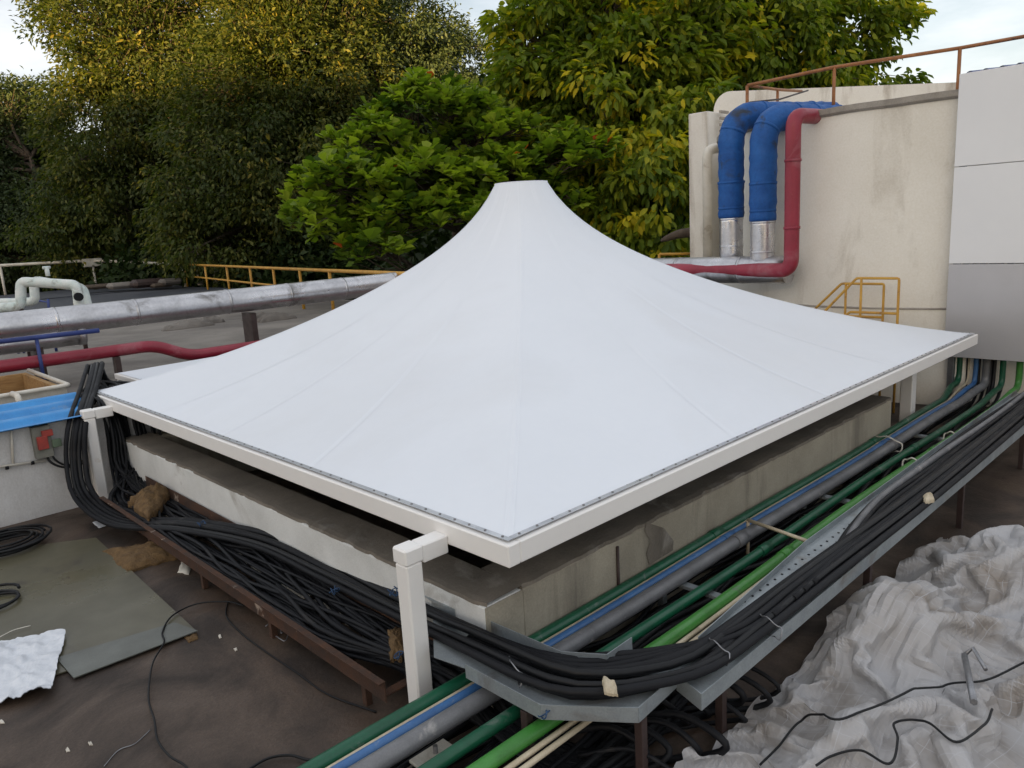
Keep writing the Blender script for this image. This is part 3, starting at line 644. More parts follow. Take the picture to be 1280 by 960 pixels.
for i in range(5):
    yb = -.44 - .030*i; p = [(.95+.1*i, -.67, TZ+.05), (1.5+.1*i, -.64+.01*i, TZ+.035), (2.1+.05*i, (yb-.6)/2, TZ+.02)] + [(x, yb+.012*math.sin(x*1.7+i*2), TZ+.018+.008*(i % 2)) for x in np.arange(2.7, 6.4, .6)] + [(6.8, yb, TZ-.02), (7.06, yb, .46), (7.17, yb, .75), (7.17, yb, 2.3)]
    if i == 1: p = [(1.35, -.66, TZ+.004), (1.75, -.62, TZ+.006)] + p[2:]
    cable(p, .016+.006*(i == 1), 100, 'greyp' if i == 1 else 'black', 'grey armoured cable laid among black ones in the long tray' if i == 1 else L3, None if i == 1 else G3)
G4 = 'dark cables under the conduits'; L4 = 'dark cable lying on the roof under the coloured conduits'
for i in range(22):
    y = .30-.72*rng.random(); z = .03+.08*rng.random()
    p = [(x, np.clip(y+rng.normal(0, .045), -.47, .24), z+rng.normal(0, .012)) for x in np.arange(-1.6 + (rng.random()*1.7), 6.3, .55)]
    p += [(6.8, p[-1][1], .10), (7.08, p[-1][1]*1.1, .20), (7.17, p[-1][1]*1.2, .5), (7.17, p[-1][1]*1.2, 2.3)] if i % 2 == 0 else [(6.6, p[-1][1], .05), (7.3, p[-1][1], .05)]
    cable(p, .009+.011*rng.random(), 80, 'black' if i % 2 else 'blackfresh', L4, G4, sides=7)
G5 = 'drooping cables below the tray corner'; L5 = 'drooping black cable hanging below the corner of the galvanised tray'
for i in range(12):
    x = .1+.07*i+.05*rng.random(); y = -.35-.2*rng.random()
    p = [(x-.1, y+.2, .10), (x, y, .17), (x+.02, y-.16-.06*rng.random(), .12), (x+.04*rng.normal(), y-.10, .03), (x-.25, y+.1, .025), (x-.6-.3*rng.random(), y+.05+.1*rng.random(), .03)]
    cable(p, .009+.008*rng.random(), 36, 'black', L5, G5, sides=7)
# cable bundle on the upper roof feeding the loops
for i in range(16):
    i = i*.62; p = [(.02+.06*i+.05*rng.normal(), 5.42+.1*rng.random(), .84), (.06+.05*i, 5.75, .90+.04*rng.random()), (.12+.045*i+.05*rng.normal(), 6.3, .80+.12*rng.random()), (.2+.05*i, 6.8+.1*rng.random(), DZ+.05), (.5+.06*i, 7.15, DZ+.03), (1.6, 7.2+.04*i, DZ+.03), (3, 7.25+.04*i, DZ+.03)]
    cable(p, .016, 36, 'black', 'black cable heaped on the upper roof behind the wall', 'cables heaped behind the wall')

# ------------------------------------------------------------------ trays
# rusty angle tray
rt = thing('rusty_tray', (-.3, 2.5, 0), 'rusty angle-iron tray full of black cables along the white curb', 'cable tray')
MB().box((-.300, .56, .11), (-.294, 4.6, .215), .001).build('side_rail', 'rust', rt)
MB().box((-.330, .56, .212), (-.2935, 4.6, .219), .001).build('lip', 'rust', rt)
MB().box((.050, .62, .11), (.056, 4.6, .30), .001).build('side_rail', 'rust', rt)
for y in np.arange(.6, 4.6, .38): MB().box((-.293, y, .108), (.049, y+.05, .116), .001).build('rung', 'rust', rt)
for y in (.75, 1.7, 2.65, 3.6): MB().box((-.290, y, 0), (-.255, y+.035, .107), .002).build('leg', 'rust', rt)
# galvanised tray: inner and outer outlines, taken round the corner
gt = thing('galvanised_tray', (.4, -.5, 0), 'perforated galvanised cable tray bending round the corner of the curb over the conduits', 'cable tray')
outl = np.array([onz(*p, TZ)[:2] for p in ((582, 835), (676, 886), (798, 890), (846, 846))])
inl = np.array([onz(*p, TZ)[:2] for p in ((600, 784), (702, 829), (759, 833), (790, 811))])
def sheet(pl, z0, z1, th=.004):
    """upright folded strip along a polyline"""
    mb = MB()
    for a_, b_ in zip(pl[:-1], pl[1:]):
        d = (b_-a_)/np.linalg.norm(b_-a_); n_ = np.array([-d[1], d[0]])*th/2
        q = [a_+n_, b_+n_, b_-n_, a_-n_]; mb.add([(*v, z0) for v in q]+[(*v, z1) for v in q], [(0, 1, 2, 3), (7, 6, 5, 4), (0, 4, 5, 1), (1, 5, 6, 2), (2, 6, 7, 3), (3, 7, 4, 0)])
    return mb
def bed(o, i, z, th=.004):
    mb = MB(); n_ = len(o)
    for k in range(n_-1):
        q = [o[k], o[k+1], i[k+1], i[k]]; mb.add([(*v, z) for v in q]+[(*v, z-th) for v in q], [(0, 1, 2, 3), (7, 6, 5, 4), (0, 4, 5, 1), (1, 5, 6, 2), (2, 6, 7, 3), (3, 7, 4, 0)])
    return mb
o_st = np.array([-.20, .30]); i_st = np.array([.045, .62])
O1 = np.vstack([[o_st], outl]); I1 = np.vstack([[i_st], inl])
bed(O1, I1, TZ).build('bed', 'galv', gt); sheet(O1[1:], TZ-.045, TZ+.018).build('side', 'galv', gt)
sheet(I1, TZ-.004, TZ+.055).build('side', 'galv', gt)
MB().add([(*(I1[0]), TZ+.055), (*(I1[1]), TZ+.055), (*(I1[1]+(.085, .05)), TZ+.040), (*(I1[0]+(.018, .1)), TZ+.05)], [(0, 1, 2, 3)]).build('flange', 'galv', gt)
yo, yi = -.715, -.405
O2 = np.array([outl[-1], (.30, yo), (2.2, yo), (4.0, yo), (6.3, yo)]); I2 = np.array([inl[-1], (.62, -.50), (1.85, yi), (4.0, yi+.02), (6.3, yi+.03)])
bed(O2[1:], I2[1:], TZ-.004).build('bed', 'galv', gt); sheet(O2, TZ-.06, TZ+.012).build('side', 'galv', gt); sheet(I2[1:], TZ-.05, TZ+.03).build('side', 'galv', gt)
MB().add([(*outl[-1], TZ-.004), (*inl[-1], TZ-.004), (*I2[1], TZ-.004), (*O2[1], TZ-.004)], [(3, 2, 1, 0)]).build('bed', 'galv', gt)
hs = MB()
for x in np.arange(.85, 2.6, .075):
    for k in range(3): hs.tube([(x+.02*k, yi-.06-.045*k, TZ-.003), (x+.02*k, yi-.06-.045*k, TZ-.001)], .007, 7)
tag(hs.build('perforations', 'black', gt), kind='stuff')
for p in ((-.14, -.2), (.12, -.56), (.6, -.62), (2., -.68), (3.6, -.68), (5.2, -.68)):
    MB().box((p[0]-.018, p[1]-.018, 0), (p[0]+.018, p[1]+.018, TZ-.06), .002).build('leg', 'brownsteel', gt)
# wire ties and masking-tape scraps on the cables
for k, (px, py) in enumerate(((893, 722+82), (958, 774), (640, 830))):
    p = onz(px, py, TZ+.075); ring_tie((p[0], p[1]-.01, TZ+.045), .075, .04, 'steel', ('thin wire tie round the cables at the tray bend', 'thin wire tie round the cables in the perforated stretch', 'thin wire tie round the cables before the tray corner')[k], r=.003, tilt=.03)
def scrap(pts, mat, name, label, cat, th=.012, seed=0):
    c = np.mean(pts, axis=0); n_ = 26 if th > .025 else 9; ro = 1 if th > .025 else 0; P = np.zeros((n_, n_, 3)); a_, b_, c_, d_ = [np.array(q, float) for q in pts]
    for i in range(n_):
        for j in range(n_):
            u, v = i/(n_-1), j/(n_-1); q = a_*(1-u)*(1-v)+b_*u*(1-v)+c_*u*v+d_*(1-u)*v
            e = (fbm(np.array([u*3+seed]), np.array([v*3.]), seed+3)[0]-.4); ed = 1 if 0 < i < n_-1 and 0 < j < n_-1 else .3
            k = 1 + (.22+.2*ro)*(fbm(np.array([u*6+seed]), np.array([v*6.]), seed+7)[0]-.5); ed = ed*(1+ro*.55*(fbm(np.array([u*11.]), np.array([v*23.]), seed+1)[0]-.5))*(1-.75*ro*max(abs(u-.5), abs(v-.5))**2*4)
            P[i, j] = c + (q-c)*k + np.array([0, 0, th*ed*(1+(2.4-1.2*ro)*e)])
    B = P.copy(); B[:, :, 2] -= th*.55
    mb = MB().grid(P).grid(B, flip=True)
    for ring_ in (P[0], P[-1], P[:, 0], P[:, -1]):
        low_ = ring_.copy(); low_[:, 2] -= th*.55; mb.grid(np.stack([ring_, low_], 1))
    return tag(mb.build(name, mat), label, cat)
def quad(pxs, z): return [onz(*p, z) for p in pxs]
scrap(quad(((752, 852), (770, 858), (772, 870), (756, 868)), .485), 'cream', 'tape_scrap', 'pinkish scrap of tape stuck on the black cables at the tray corner', 'scrap', .02, 5)
scrap(quad(((1154, 622), (1165, 618), (1168, 625), (1156, 629)), .46), 'cream', 'foam_scrap', 'small pale lump of foam on the edge of the long tray', 'scrap', .03, 6)
scrap(quad(((484, 790), (506, 782), (508, 822), (488, 826)), .22), 'wool', 'cardboard_scrap', 'brown cardboard scrap stuck in the rusty tray by the post', 'scrap', .03, 8)
scrap(quad(((162, 628), (190, 612), (216, 616), (186, 648)), .24), 'wool', 'wool_clump', 'clump of brown mineral wool resting on the cables', 'mineral wool', .09, 9)
scrap(quad(((130, 690), (215, 680), (230, 695), (160, 714)), .01), 'wool', 'wool_sheet', 'torn brown mineral wool slab on the floor', 'mineral wool', .06, 10)
scrap(quad(((228, 700), (241, 700), (236, 718), (222, 716)), .002), 'pvcwhite', 'plaster_chip', 'small pale flat chip on the floor near the rusty tray', 'chip', .008, 11)
scrap(quad(((115, 653), (128, 649), (137, 656), (124, 660)), .002), 'paper', 'paper_scrap', 'small white paper scrap on the floor under the cable loops', 'paper', .008, 12)
scrap(quad(((230, 797), (246, 791), (248, 799), (236, 804)), .0), 'wool', 'cardboard_chip', 'little brown chip at the corner of the acrylic sheet', 'chip', .01, 13)
for k, (px, py) in enumerate(((275, 796), (113, 930), (84, 938), (295, 812), (545, 772), (2, 903))):
    scrap(quad(((px-2-k % 2, py-1), (px+1, py-2-k % 3*.5), (px+2+k % 3, py+1), (px-1, py+2)), .004), 'pvcwhite', 'litter_crumb', 'tiny white crumb of litter on the dark floor', 'litter', .006, 20+k)['group'] = 'white crumbs of litter'
# blue twine knots on the trays
for k, (px, py, z, lb) in enumerate(((252, 655, .30, 'blue twine knot on the cables over the rusty tray'), (492, 740, .42, 'blue twine knot beside the white curb'), (418, 738, .33, 'blue twine knot in the middle of the rusty tray'), (500, 818, .25, 'blue twine tangle by the white post'), (682, 890, .38, 'blue twine knot at the corner of the galvanised tray'))):
    c = onz(px, py, z); tt = np.linspace(0, 9, 40); p = [c + np.array([.022*math.sin(t*1.3+k), .022*math.cos(t*1.9), .016*math.sin(t*2.3+k)]) for t in tt]
    tag(MB().tube(p, .003, 5).build('twine_knot', 'tieblue'), lb, 'twine')

# ------------------------------------------------------------------ upper-left clutter
# blue corrugated sheet
bs = onz(104, 514, .82)
pa, pb = onz(105, 512, .80), onz(98, 490, .90)
nx = 120; P = np.zeros((nx, 10, 3))
xr = np.linspace(pa[0]-3.6, pa[0], nx)
for i, x in enumerate(xr):
    for j in range(10):
        v = j/9; y = 5.04 + .95*v; P[i, j] = (x, y, .815 + .10*v + .014*math.cos(v*math.pi*2*4.5) + .008*(fbm(np.array([x*1.5]), np.array([v*2.]), 4)[0]-.5))
P2 = np.zeros((nx, 46, 3))
for i, x in enumerate(xr):
    for j in range(46):
        v = j/45; P2[i, j] = (x, 5.06+.62*v, .812+.115*v+.030*max(-.6, min(.6, math.cos(v*math.pi*2*3.)))+.008*(fbm(np.array([x*1.5]), np.array([v*2.]), 4)[0]-.5))
tag(MB().grid(P2).grid(P2-np.array([0, 0, .003]), flip=True).build('corrugated_sheet', 'bluesheet'), 'bright blue corrugated sheet laid over the low white wall', 'roof sheet')
# white framed wooden hatch
hz = thing('wooden_hatch', (-1, 7.2, DZ), 'wooden hatch box with a white pipe frame behind the blue sheet', 'hatch')
h0, h1 = onz(94, 484, .98), onz(45, 452, .98)
hx1, hy0, hy1 = h0[0], 6.05, 7.6
hx0 = hx1-2.4
MB().box((hx0, hy0, DZ), (hx1, hy0+.05, .94), .004).build('side_board', 'pvcwhite', hz)
MB().box((hx0, hy1, DZ), (hx1, hy1+.05, .94), .004).build('side_board', 'wood', hz)
MB().box((hx1-.05, hy0+.052, DZ), (hx1, hy1-.002, .94), .004).build('side_board', 'wood', hz)
for i in range(4):
    y = hy0+.07+i*.37; MB().box((hx0, y, DZ+.03), (hx1-.055, y+.355, DZ+.05), .003).build('board', 'wood', hz)
MB().box((hx0+.9, hy0+.3, DZ+.052), (hx0+1.5, hy0+.9, DZ+.16), .02).build('block', 'wood', hz)
T = lambda pts, r=.022: MB().tube(fillet(pts, .04, 5), r, 10)
T([(hx0, hy0-.02, .965), (hx1+.02, hy0-.02, .965), (hx1+.02, hy1, .965)]).build('frame_pipe', 'pvcwhite', hz)
vx = onz(10, 490, .97)[0]
T([(vx, hy0-.045, .975), (vx, hy0-.26, .975), (vx, hy0-.27, .86)], .026).build('vent_pipe', 'pvcwhite', hz)
# switch box, conduits, cables on the wall
def onwall(px, py): p = ony(px, py, 5.19); return p
sb = thing('switch_box', tuple(onwall(55, 570)), 'grey electrical switch box with a red and a green block on the white wall', 'switch box')
a_, b_ = onwall(36, 534), onwall(66, 568); MB().box((a_[0], 5.12, b_[2]), (b_[0], 5.185, a_[2]), .004).build('case', 'boxgrey', sb)
a_, b_ = onwall(42, 545), onwall(58, 558); MB().box((a_[0], 5.085, b_[2]), (b_[0], 5.118, a_[2]), .004).build('red_block', 'boxred', sb)
a_, b_ = onwall(48, 537), onwall(63, 542); MB().box((a_[0], 5.09, b_[2]), (b_[0], 5.118, a_[2]), .003).build('red_handle', 'boxred', sb)
a_, b_ = onwall(61, 548), onwall(74, 555); MB().box((a_[0], 5.09, b_[2]), (b_[0], 5.119, a_[2]), .003).build('green_block', 'boxgreen', sb)
cw = thing('wall_conduit', tuple(onwall(20, 582)), 'thin grey conduit with a branch fixed along the white wall', 'conduit')
a_, b_ = onwall(-60, 591), onwall(56, 575); MB().tube([(a_[0]-2, 5.17, a_[2]), (a_[0], 5.17, a_[2]), (b_[0], 5.17, b_[2])], .012, 8).build('pipe', 'pvcwhite', cw)
a_ = onwall(16, 582); b_ = onwall(12, 530); MB().tube([(a_[0], 5.172, a_[2]), (b_[0], 5.172, .80)], .010, 8).build('pipe', 'pvcwhite', cw)
for px, py in ((8, 584), (40, 578)): c = onwall(px, py); MB().tube([(c[0]-.012, 5.168, c[2]), (c[0]+.012, 5.168, c[2])], .017, 8).build('clip', 'black', cw)
cable([onwall(57, 558), onwall(60, 575)-(0, .05, 0), onwall(78, 582)-(0, .08, 0), onwall(104, 578)-(0, .03, 0)], .010, 26, 'blackfresh', 'black flex hanging from the bottom of the switch box', None)
cable([onwall(63, 555), onwall(66, 572)-(0, .04, 0), onwall(82, 580)-(0, .06, 0), onwall(106, 574)-(0, .03, 0)], .009, 26, 'blackfresh', 'thinner black flex hanging from the green switch block', None)
# white-teal peeling pipe loop on the silver pipe
tp = thing('peeling_pipe', (1.0, 9.2, DZ), 'old white and teal insulated pipe loop with a valve above the silver pipe', 'pipe')
Dq = 10.9
A_ = [dep(*p, Dq) for p in ((-40, 388), (26, 383), (26, 352), (96, 356), (100, 392))]
MB().tube(densify(fillet(A_, .08, 5), .12), .07, 14).build('pipe', 'tealwhite', tp)
B_ = [dep(*p, Dq+.5) for p in ((-40, 380), (44, 377), (42, 350), (104, 360), (112, 392))]
MB().tube(densify(fillet(B_, .08, 5), .12), .065, 14).build('pipe', 'tealwhite', tp)
c = dep(60, 345, Dq); MB().tube([c, c+(0, 0, .12)], .03, 8).tube([c+(-.05, 0, .12), c+(.05, 0, .12)], .02, 8).build('valve', 'tealwhite', tp)
c = dep(98, 371, Dq-.1); MB().tube([c-(0, .03, 0), c+(0, .02, 0)], .06, 14).build('flange', 'black', tp)
for X_ in (dep(26, 383, Dq), dep(100, 392, Dq)):
    MB().tube([(X_[0], X_[1], DZ), (X_[0], X_[1], X_[2])], .03, 8).build('support', 'brownsteel', tp)
# blue struts beyond
for k, (p, q) in enumerate((((0, 376), (20, 388)), ((12, 372), (14, 392)), ((44, 375), (60, 378)), ((60, 374), (61, 386)))):
    a_, b_ = dep(*p, 12.), dep(*q, 12.); tag(MB().tube([a_, b_, (b_[0], b_[1], DZ)], .02, 6).build('blue_strut', 'bluepaint'), 'thin blue strut on the upper roof beyond the peeling pipe', 'strut', 'blue struts beyond the silver pipe')
# concrete blocks and debris lying under the silver pipe
for k, (px, py, s_) in enumerate(((322, 399, .30), (346, 400, .36), (235, 410, .45), (262, 404, .25))):
    c = onz(px, py, DZ); scrap([c+(-s_, -.12, 0), c+(s_, -.14, 0), c+(s_, .14, 0), c+(-s_, .12, 0)], 'deck', 'rubble_slab', 'flat piece of concrete rubble under the silver pipe', 'rubble', .12, 40+k)['group'] = 'rubble under the silver pipe'

# dark sheeted roof and rails further back
dr = thing('low_roof', (-2, 20, DZ), 'dark grey sheeted roof beyond the silver pipe', 'roof')
for i in range(9):
    for j in range(3):
        xa = -17+i*2.9; ya = 15.6+j*5.6
        MB().box((xa, ya, DZ+.02+j*.03), (xa+2.88, ya+5.62, DZ+.05+j*.03), .004).build('sheet', 'darkroof', dr)
MB().box((-17, 15.6, GZ), (9, 32.4, DZ+.01), .01).build('wall', 'deck', dr)
fr = thing('light_rail', (0, 31, DZ), 'thin pale pipe carried on short posts along the far roof edge', 'railing')
l0 = [dep(-120, 338, 30), dep(0, 332, 30), dep(115, 325.5, 31), dep(228, 331, 30)]
MB().tube(densify(l0, 2), .06, 8).build('pipe', 'pvcwhite', fr)
for p in l0: MB().tube([(p[0], p[1], DZ-.2), p], .05, 6).build('post', 'pvcwhite', fr)
c = l0[2]; MB().box(c-(.35, .12, .25), c+(.35, .12, .08), .02).build('junction', 'pvcwhite', fr)
for k, px in enumerate((247, 267)):
    c = dep(px, 325, 30); tag(MB().tube(fillet([(c[0], c[1], DZ), (c[0], c[1], c[2]+.3), (c[0]+.12, c[1]-.1, c[2]+.42)], .1), .13, 10).build('vent_pipe', 'pvcwhite'), 'short white vent pipe behind the yellow railing', 'pipe', 'white vent pipes at the far railing')
for k, (px, py, s_) in enumerate(((120, 352, .7), (150, 352, .6), (185, 350, .8), (200, 350, .5), (212, 347, .5))):
    c = dep(px, py, 27); tag(MB().box(c-(s_*.7, .3, .25), c+(s_*.7, .3, -.10+.07*(k % 3)), .1).build('stacked_bale', ('bark', 'deck', 'brownsteel')[k % 3]), ('dark brown bundle stored on the far roof behind the dark sheets', 'pale grey bundle stored on the far roof behind the dark sheets', 'blackish bundle stored on the far roof behind the dark sheets')[k % 3], 'bundle', 'bundles stored on the far roof')
yr = thing('yellow_railing', (9, 22, DZ), 'yellow tubular railing along the far edge of the upper roof', 'railing')
zr = 1.58
ya_, yb_ = onz(229, 330.5, zr), onz(430, 339, zr)
yb2 = yb_ + (yb_-ya_)*.22; ln = [ya_ + (yb2-ya_)*t for t in np.linspace(0, 1, 12)]
MB().tube(ln, .035, 8).build('top_rail', 'yellow', yr)
MB().tube([p-(0, 0, .42) for p in ln], .028, 8).build('mid_rail', 'yellow', yr)
for px in (231, 256, 283, 312, 341, 374, 411, 470):
    d = ray(px, 333); dd = yb2-ya_; A2 = np.array([[d[0], -dd[0]], [d[1], -dd[1]]]); t = np.linalg.solve(A2, (ya_-C)[:2])[1]
    p = ya_+dd*t; MB().tube([(p[0], p[1], DZ-.1), tuple(p)], .034, 8).build('post', 'yellow', yr)
# small fixture behind canopy on the right: drooping sheet edge and a yellow rail by the tank
a_, b_ = dep(826, 301, 13), dep(872, 290, 13.0)
tag(MB().tube(spline([a_, (a_+b_)/2+(0, 0, .04), b_], 8), [.02, .05, .06, .07, .08, .08, .09, .09], 8).build('dry_branch', 'bark'), 'dry grey branch sticking out beside the white block', 'branch')
yq = thing('yellow_guard', (9, 7, DZ), 'small yellow guard bar between the canopy and the white block', 'guard bar')
p, q = dep(824, 318, 13), dep(874, 317, 13); MB().tube([p, q], .025, 8).build('bar', 'yellow', yq)
for r_ in (p, q): MB().tube([r_, (r_[0], r_[1], GZ)], .025, 8).build('post', 'yellow', yq)

# ------------------------------------------------------------------ floor on the left
# greenish acrylic sheets
def slab(pxs, z, th, mat, name, label, cat):
    q = [onz(*p, z) for p in pxs]; v = [(*p[:2], z) for p in q]+[(*p[:2], z-th) for p in q]
    return tag(MB().add(v, [(3, 2, 1, 0), (4, 5, 6, 7), (0, 1, 5, 4), (1, 2, 6, 5), (2, 3, 7, 6), (3, 0, 4, 7)]).build(name, mat), label, cat)
slab(((-260, 720), (120, 672), (245, 788), (-120, 902)), .016, .007, 'glass', 'acrylic_sheet', 'dusty greenish acrylic sheet lying flat on the dark floor', 'sheet')
slab(((70, 822), (218, 778), (247, 788), (92, 847)), .024, .006, 'stripgrey', 'edge_strip', 'pale grey strip along the edge of the acrylic sheet', 'strip')['category'] = 'strip'
# crumpled white sheet
n_ = 46; P = np.zeros((n_, n_, 3))
cs4 = [onz(*p, .03) for p in ((-70, 812), (82, 790), (64, 866), (-70, 892))]
for i in range(n_):
    for j in range(n_):
        u, v = i/(n_-1), j/(n_-1); q = cs4[0]*(1-u)*(1-v)+cs4[1]*u*(1-v)+cs4[2]*u*v+cs4[3]*(1-u)*v
        e = abs(fbm(np.array([u*4.+.3]), np.array([v*4.]), 61)[0]-.5)*.10 + abs(fbm(np.array([u*9.]), np.array([v*7.]), 62)[0]-.5)*.045
        wob = .03*(fbm(np.array([v*7.]), np.array([1.]), 63)[0]-.5)*(u > .9) + .0
        P[i, j] = q + np.array([wob, .03*(fbm(np.array([u*8.]), np.array([4.]), 64)[0]-.5)*(v > .9 or v < .1), e])
tag(MB().grid(P, flip=True).grid(P-np.array([0, 0, .004])).build('crumpled_sheet', 'paper'), 'crumpled glossy white sheet lying on the acrylic', 'sheet')
# coils of cable
def coil(cpx, r0, n, turns, label, r=.010):
    c = onz(*cpx, .03); t = np.linspace(0, turns*2*math.pi, int(turns*22))
    rr = r0*(1+.16*np.sin(t*.37+1)+.08*np.sin(t*1.21)); p = np.stack([c[0]+rr*np.cos(t)+.03*np.sin(t*.53), c[1]+rr*np.sin(t)*.9+.03*np.cos(t*.31), .026+.022*(1+np.sin(t*.29+2))*.8+.004*turns*t/t[-1]], 1)
    tag(MB().tube(p, r, 7).build('cable_coil', 'blackfresh'), label, 'cable coil')
coil((8, 682), .24, 0, 8, 'heaped coil of black cable by the white wall')
coil((-14, 754), .16, 0, 2.3, 'small loose loop of black cable on the acrylic sheet')
# thin wires over the floor
wp = [(305, 757), (283, 752), (245, 755), (215, 770), (203, 790), (205, 803), (192, 826), (187, 850), (186, 876), (193, 900), (197, 925), (212, 945), (232, 958), (250, 985)]
cable([onz(*p, .03) for p in wp], .005, 90, 'blackfresh', 'thin black wire snaking over the acrylic sheet and floor', None, name='thin_wire', cat='wire')
wp = [(285, 752), (283, 770), (300, 790), (330, 813), (370, 840), (410, 868), (470, 890)]
cable([onz(*p, .008) for p in wp], .0045, 60, 'blackfresh', 'thin black wire across the floor below the rusty tray', None, name='thin_wire', cat='wire')
wp = [(310, 962), (335, 948), (362, 944), (388, 950), (420, 946)]
cable([onz(*p, .02) for p in wp], .006, 30, 'blackfresh', 'short dark wire on the floor near the end of the green conduit', None, name='thin_wire', cat='wire')
wp = [(130, 958), (148, 938), (168, 930), (182, 918), (188, 912)]
cable([onz(*p, .006) for p in wp], .002, 30, 'steel', 'fine pale wire on the bare floor', None, name='thin_wire', cat='wire')
wp = [(332, 783), (350, 770), (352, 792), (362, 768), (358, 800), (345, 795)]
cable([onz(*p, .05) for p in wp], .003, 30, 'steel', 'little tangle of pale wire under the rusty tray', None, name='thin_wire', cat='wire')
wp = [(0, 796), (16, 788), (30, 784), (38, 782)]
cable([onz(*p, .03) for p in wp], .0025, 14, 'tiewhite', 'pale string end lying on the acrylic sheet', None, name='string', cat='string')
for x, y, s_ in ((onz(455, 948, .1)[0], onz(455, 948, .1)[1], 0), (onz(545, 945, .1)[0], onz(545, 945, .1)[1], 1)):
    t = thing('clamp_plate', (x, y, 0), ('pale clamp plate beneath the blue conduit', 'galvanised clamp plate with a bolt beneath the grey conduit')[s_], 'clamp')
    MB().box((x-.10, y-.05, .10), (x+.08, y+.05, .115), .003).build('plate', 'pvcwhite', t)
    MB().tube([(x, y, 0), (x, y, .15)], .011, 6).build('bolt', 'bolt', t)

# ------------------------------------------------------------------ crumpled tarpaulin (buckled sheet relaxed over hidden objects)
TX, TY = 132, 112
FX0, FX1, FY0, FY1 = -.35, 3.30, -3.3, -.66
def under(x, y):
    h = .34*np.exp(-(((x-1.75)/.33)**2+((y+.93)/.26)**2)) + .30*np.exp(-(((x-2.75)/.45)**2+((y+1.25)/.4)**2)) + .24*np.exp(-(((x-2.0)/.5)**2+((y+1.75)/.45)**2)) + .14*np.exp(-(((x-.9)/.5)**2+((y+1.3)/.35)**2)) + .10*np.exp(-(((x-.5)/.4)**2+((y+2.2)/.5)**2))
    return h + .01
def lin_noise(x, y, seed):
    """faceted noise: random heights on a triangle lattice joined by flat facets with sharp creases"""
    k_ = (x+y)*.3660254; xs_, ys_ = x+k_, y+k_; i, j = np.floor(xs_).astype(int), np.floor(ys_).astype(int); fx, fy = xs_-i, ys_-j
    def h(a_, b_):
        k = (a_*374761393 + b_*668265263 + seed*1442695041) & 0xffffffff; k = ((k ^ (k >> 13))*1274126177) & 0xffffffff
        return ((k ^ (k >> 16)) & 0xffff)/65535.-.5
    lo = fx > fy; A, D = h(i, j), h(i+1, j+1); B = np.where(lo, h(i+1, j), h(i, j+1)); f1, f2 = np.where(lo, fx, fy), np.where(lo, fy, fx)
    return A*(1-f1)+B*(f1-f2)+D*f2
def relax_tarp():
    r2 = np.random.default_rng(5)
    gx, gy = np.meshgrid(np.linspace(0, 1, TX), np.linspace(0, 1, TY), indexing='ij')
    rest = .0322
    wx = gx + .035*(fbm(gx*5, gy*5, 70)-.5); wy = gy + .05*(fbm(gx*5+9, gy*5, 71)-.5)
    P = np.stack([FX0+(FX1-FX0)*wx, FY0+(FY1-FY0)*wy, np.zeros_like(gx)], -1)
    P[..., 2] = under(P[..., 0], P[..., 1]) + .05 + .30*np.abs(fbm(gx*5+gy*3, gy*4-gx*2, 72)-.5) + .10*fbm(gx*16, gy*15, 74) + r2.normal(0, .004, gx.shape)
    V = np.zeros_like(P); dt = .02
    S = slice
    for it in range(110):
        V[..., 2] -= 9.8*dt*.35; V *= .93; Q = P + V*dt
        for sub in range(7):
            for (dx, dy, k) in ((1, 0, .95), (0, 1, .95), (1, 1, .5), (1, -1, .5), (3, 0, .2), (0, 3, .2), (6, 0, .1), (0, 6, .1)):
                L = rest*math.hypot(dx, dy); lim = k
                ax = 0 if dx else 1; step = dx if dx else dy
                for par in range(2*abs(step)):
                    idx = np.arange(par, (TX if ax == 0 else TY)-abs(step), 2*abs(step))
                    if len(idx) == 0: continue
                    if ax == 0:
                        if dy == 0: i0, i1 = (idx, S(None)), (idx+dx, S(None))
                        elif dy > 0: i0, i1 = (idx[:, None], np.arange(0, TY-1)[None]), (idx[:, None]+1, np.arange(1, TY)[None])
                        else: i0, i1 = (idx[:, None], np.arange(1, TY)[None]), (idx[:, None]+1, np.arange(0, TY-1)[None])
                    else: i0, i1 = (S(None), idx), (S(None), idx+dy)
                    a_, b_ = Q[i0], Q[i1]; d = b_-a_; l = np.sqrt((d*d).sum(-1, keepdims=True))+1e-9
                    if step >= 3: corr = np.minimum(l-L*(.88 if step == 3 else .75), 0)      # only resist folding too tightly
                    else: corr = l-L
                    c_ = d*(corr/l*.5*lim); Q[i0] = a_+c_; Q[i1] = b_-c_
            hz_ = under(Q[..., 0], Q[..., 1]); lowm = Q[..., 2] < hz_
            Q[..., 2] = np.maximum(Q[..., 2], hz_)
            Q[..., :2] = np.where(lowm[..., None], P[..., :2]*.6+Q[..., :2]*.4, Q[..., :2])
            Q[..., 0] = np.clip(Q[..., 0], FX0, FX1); Q[..., 1] = np.clip(Q[..., 1], FY0, FY1+.02)
            Q[..., 2] = np.minimum(Q[..., 2], hz_+.22)
        V = (Q-P)/dt; sp_ = np.linalg.norm(V, axis=-1, keepdims=True); V *= np.minimum(1, 1.5/(sp_+1e-9)); P = Q
    return P
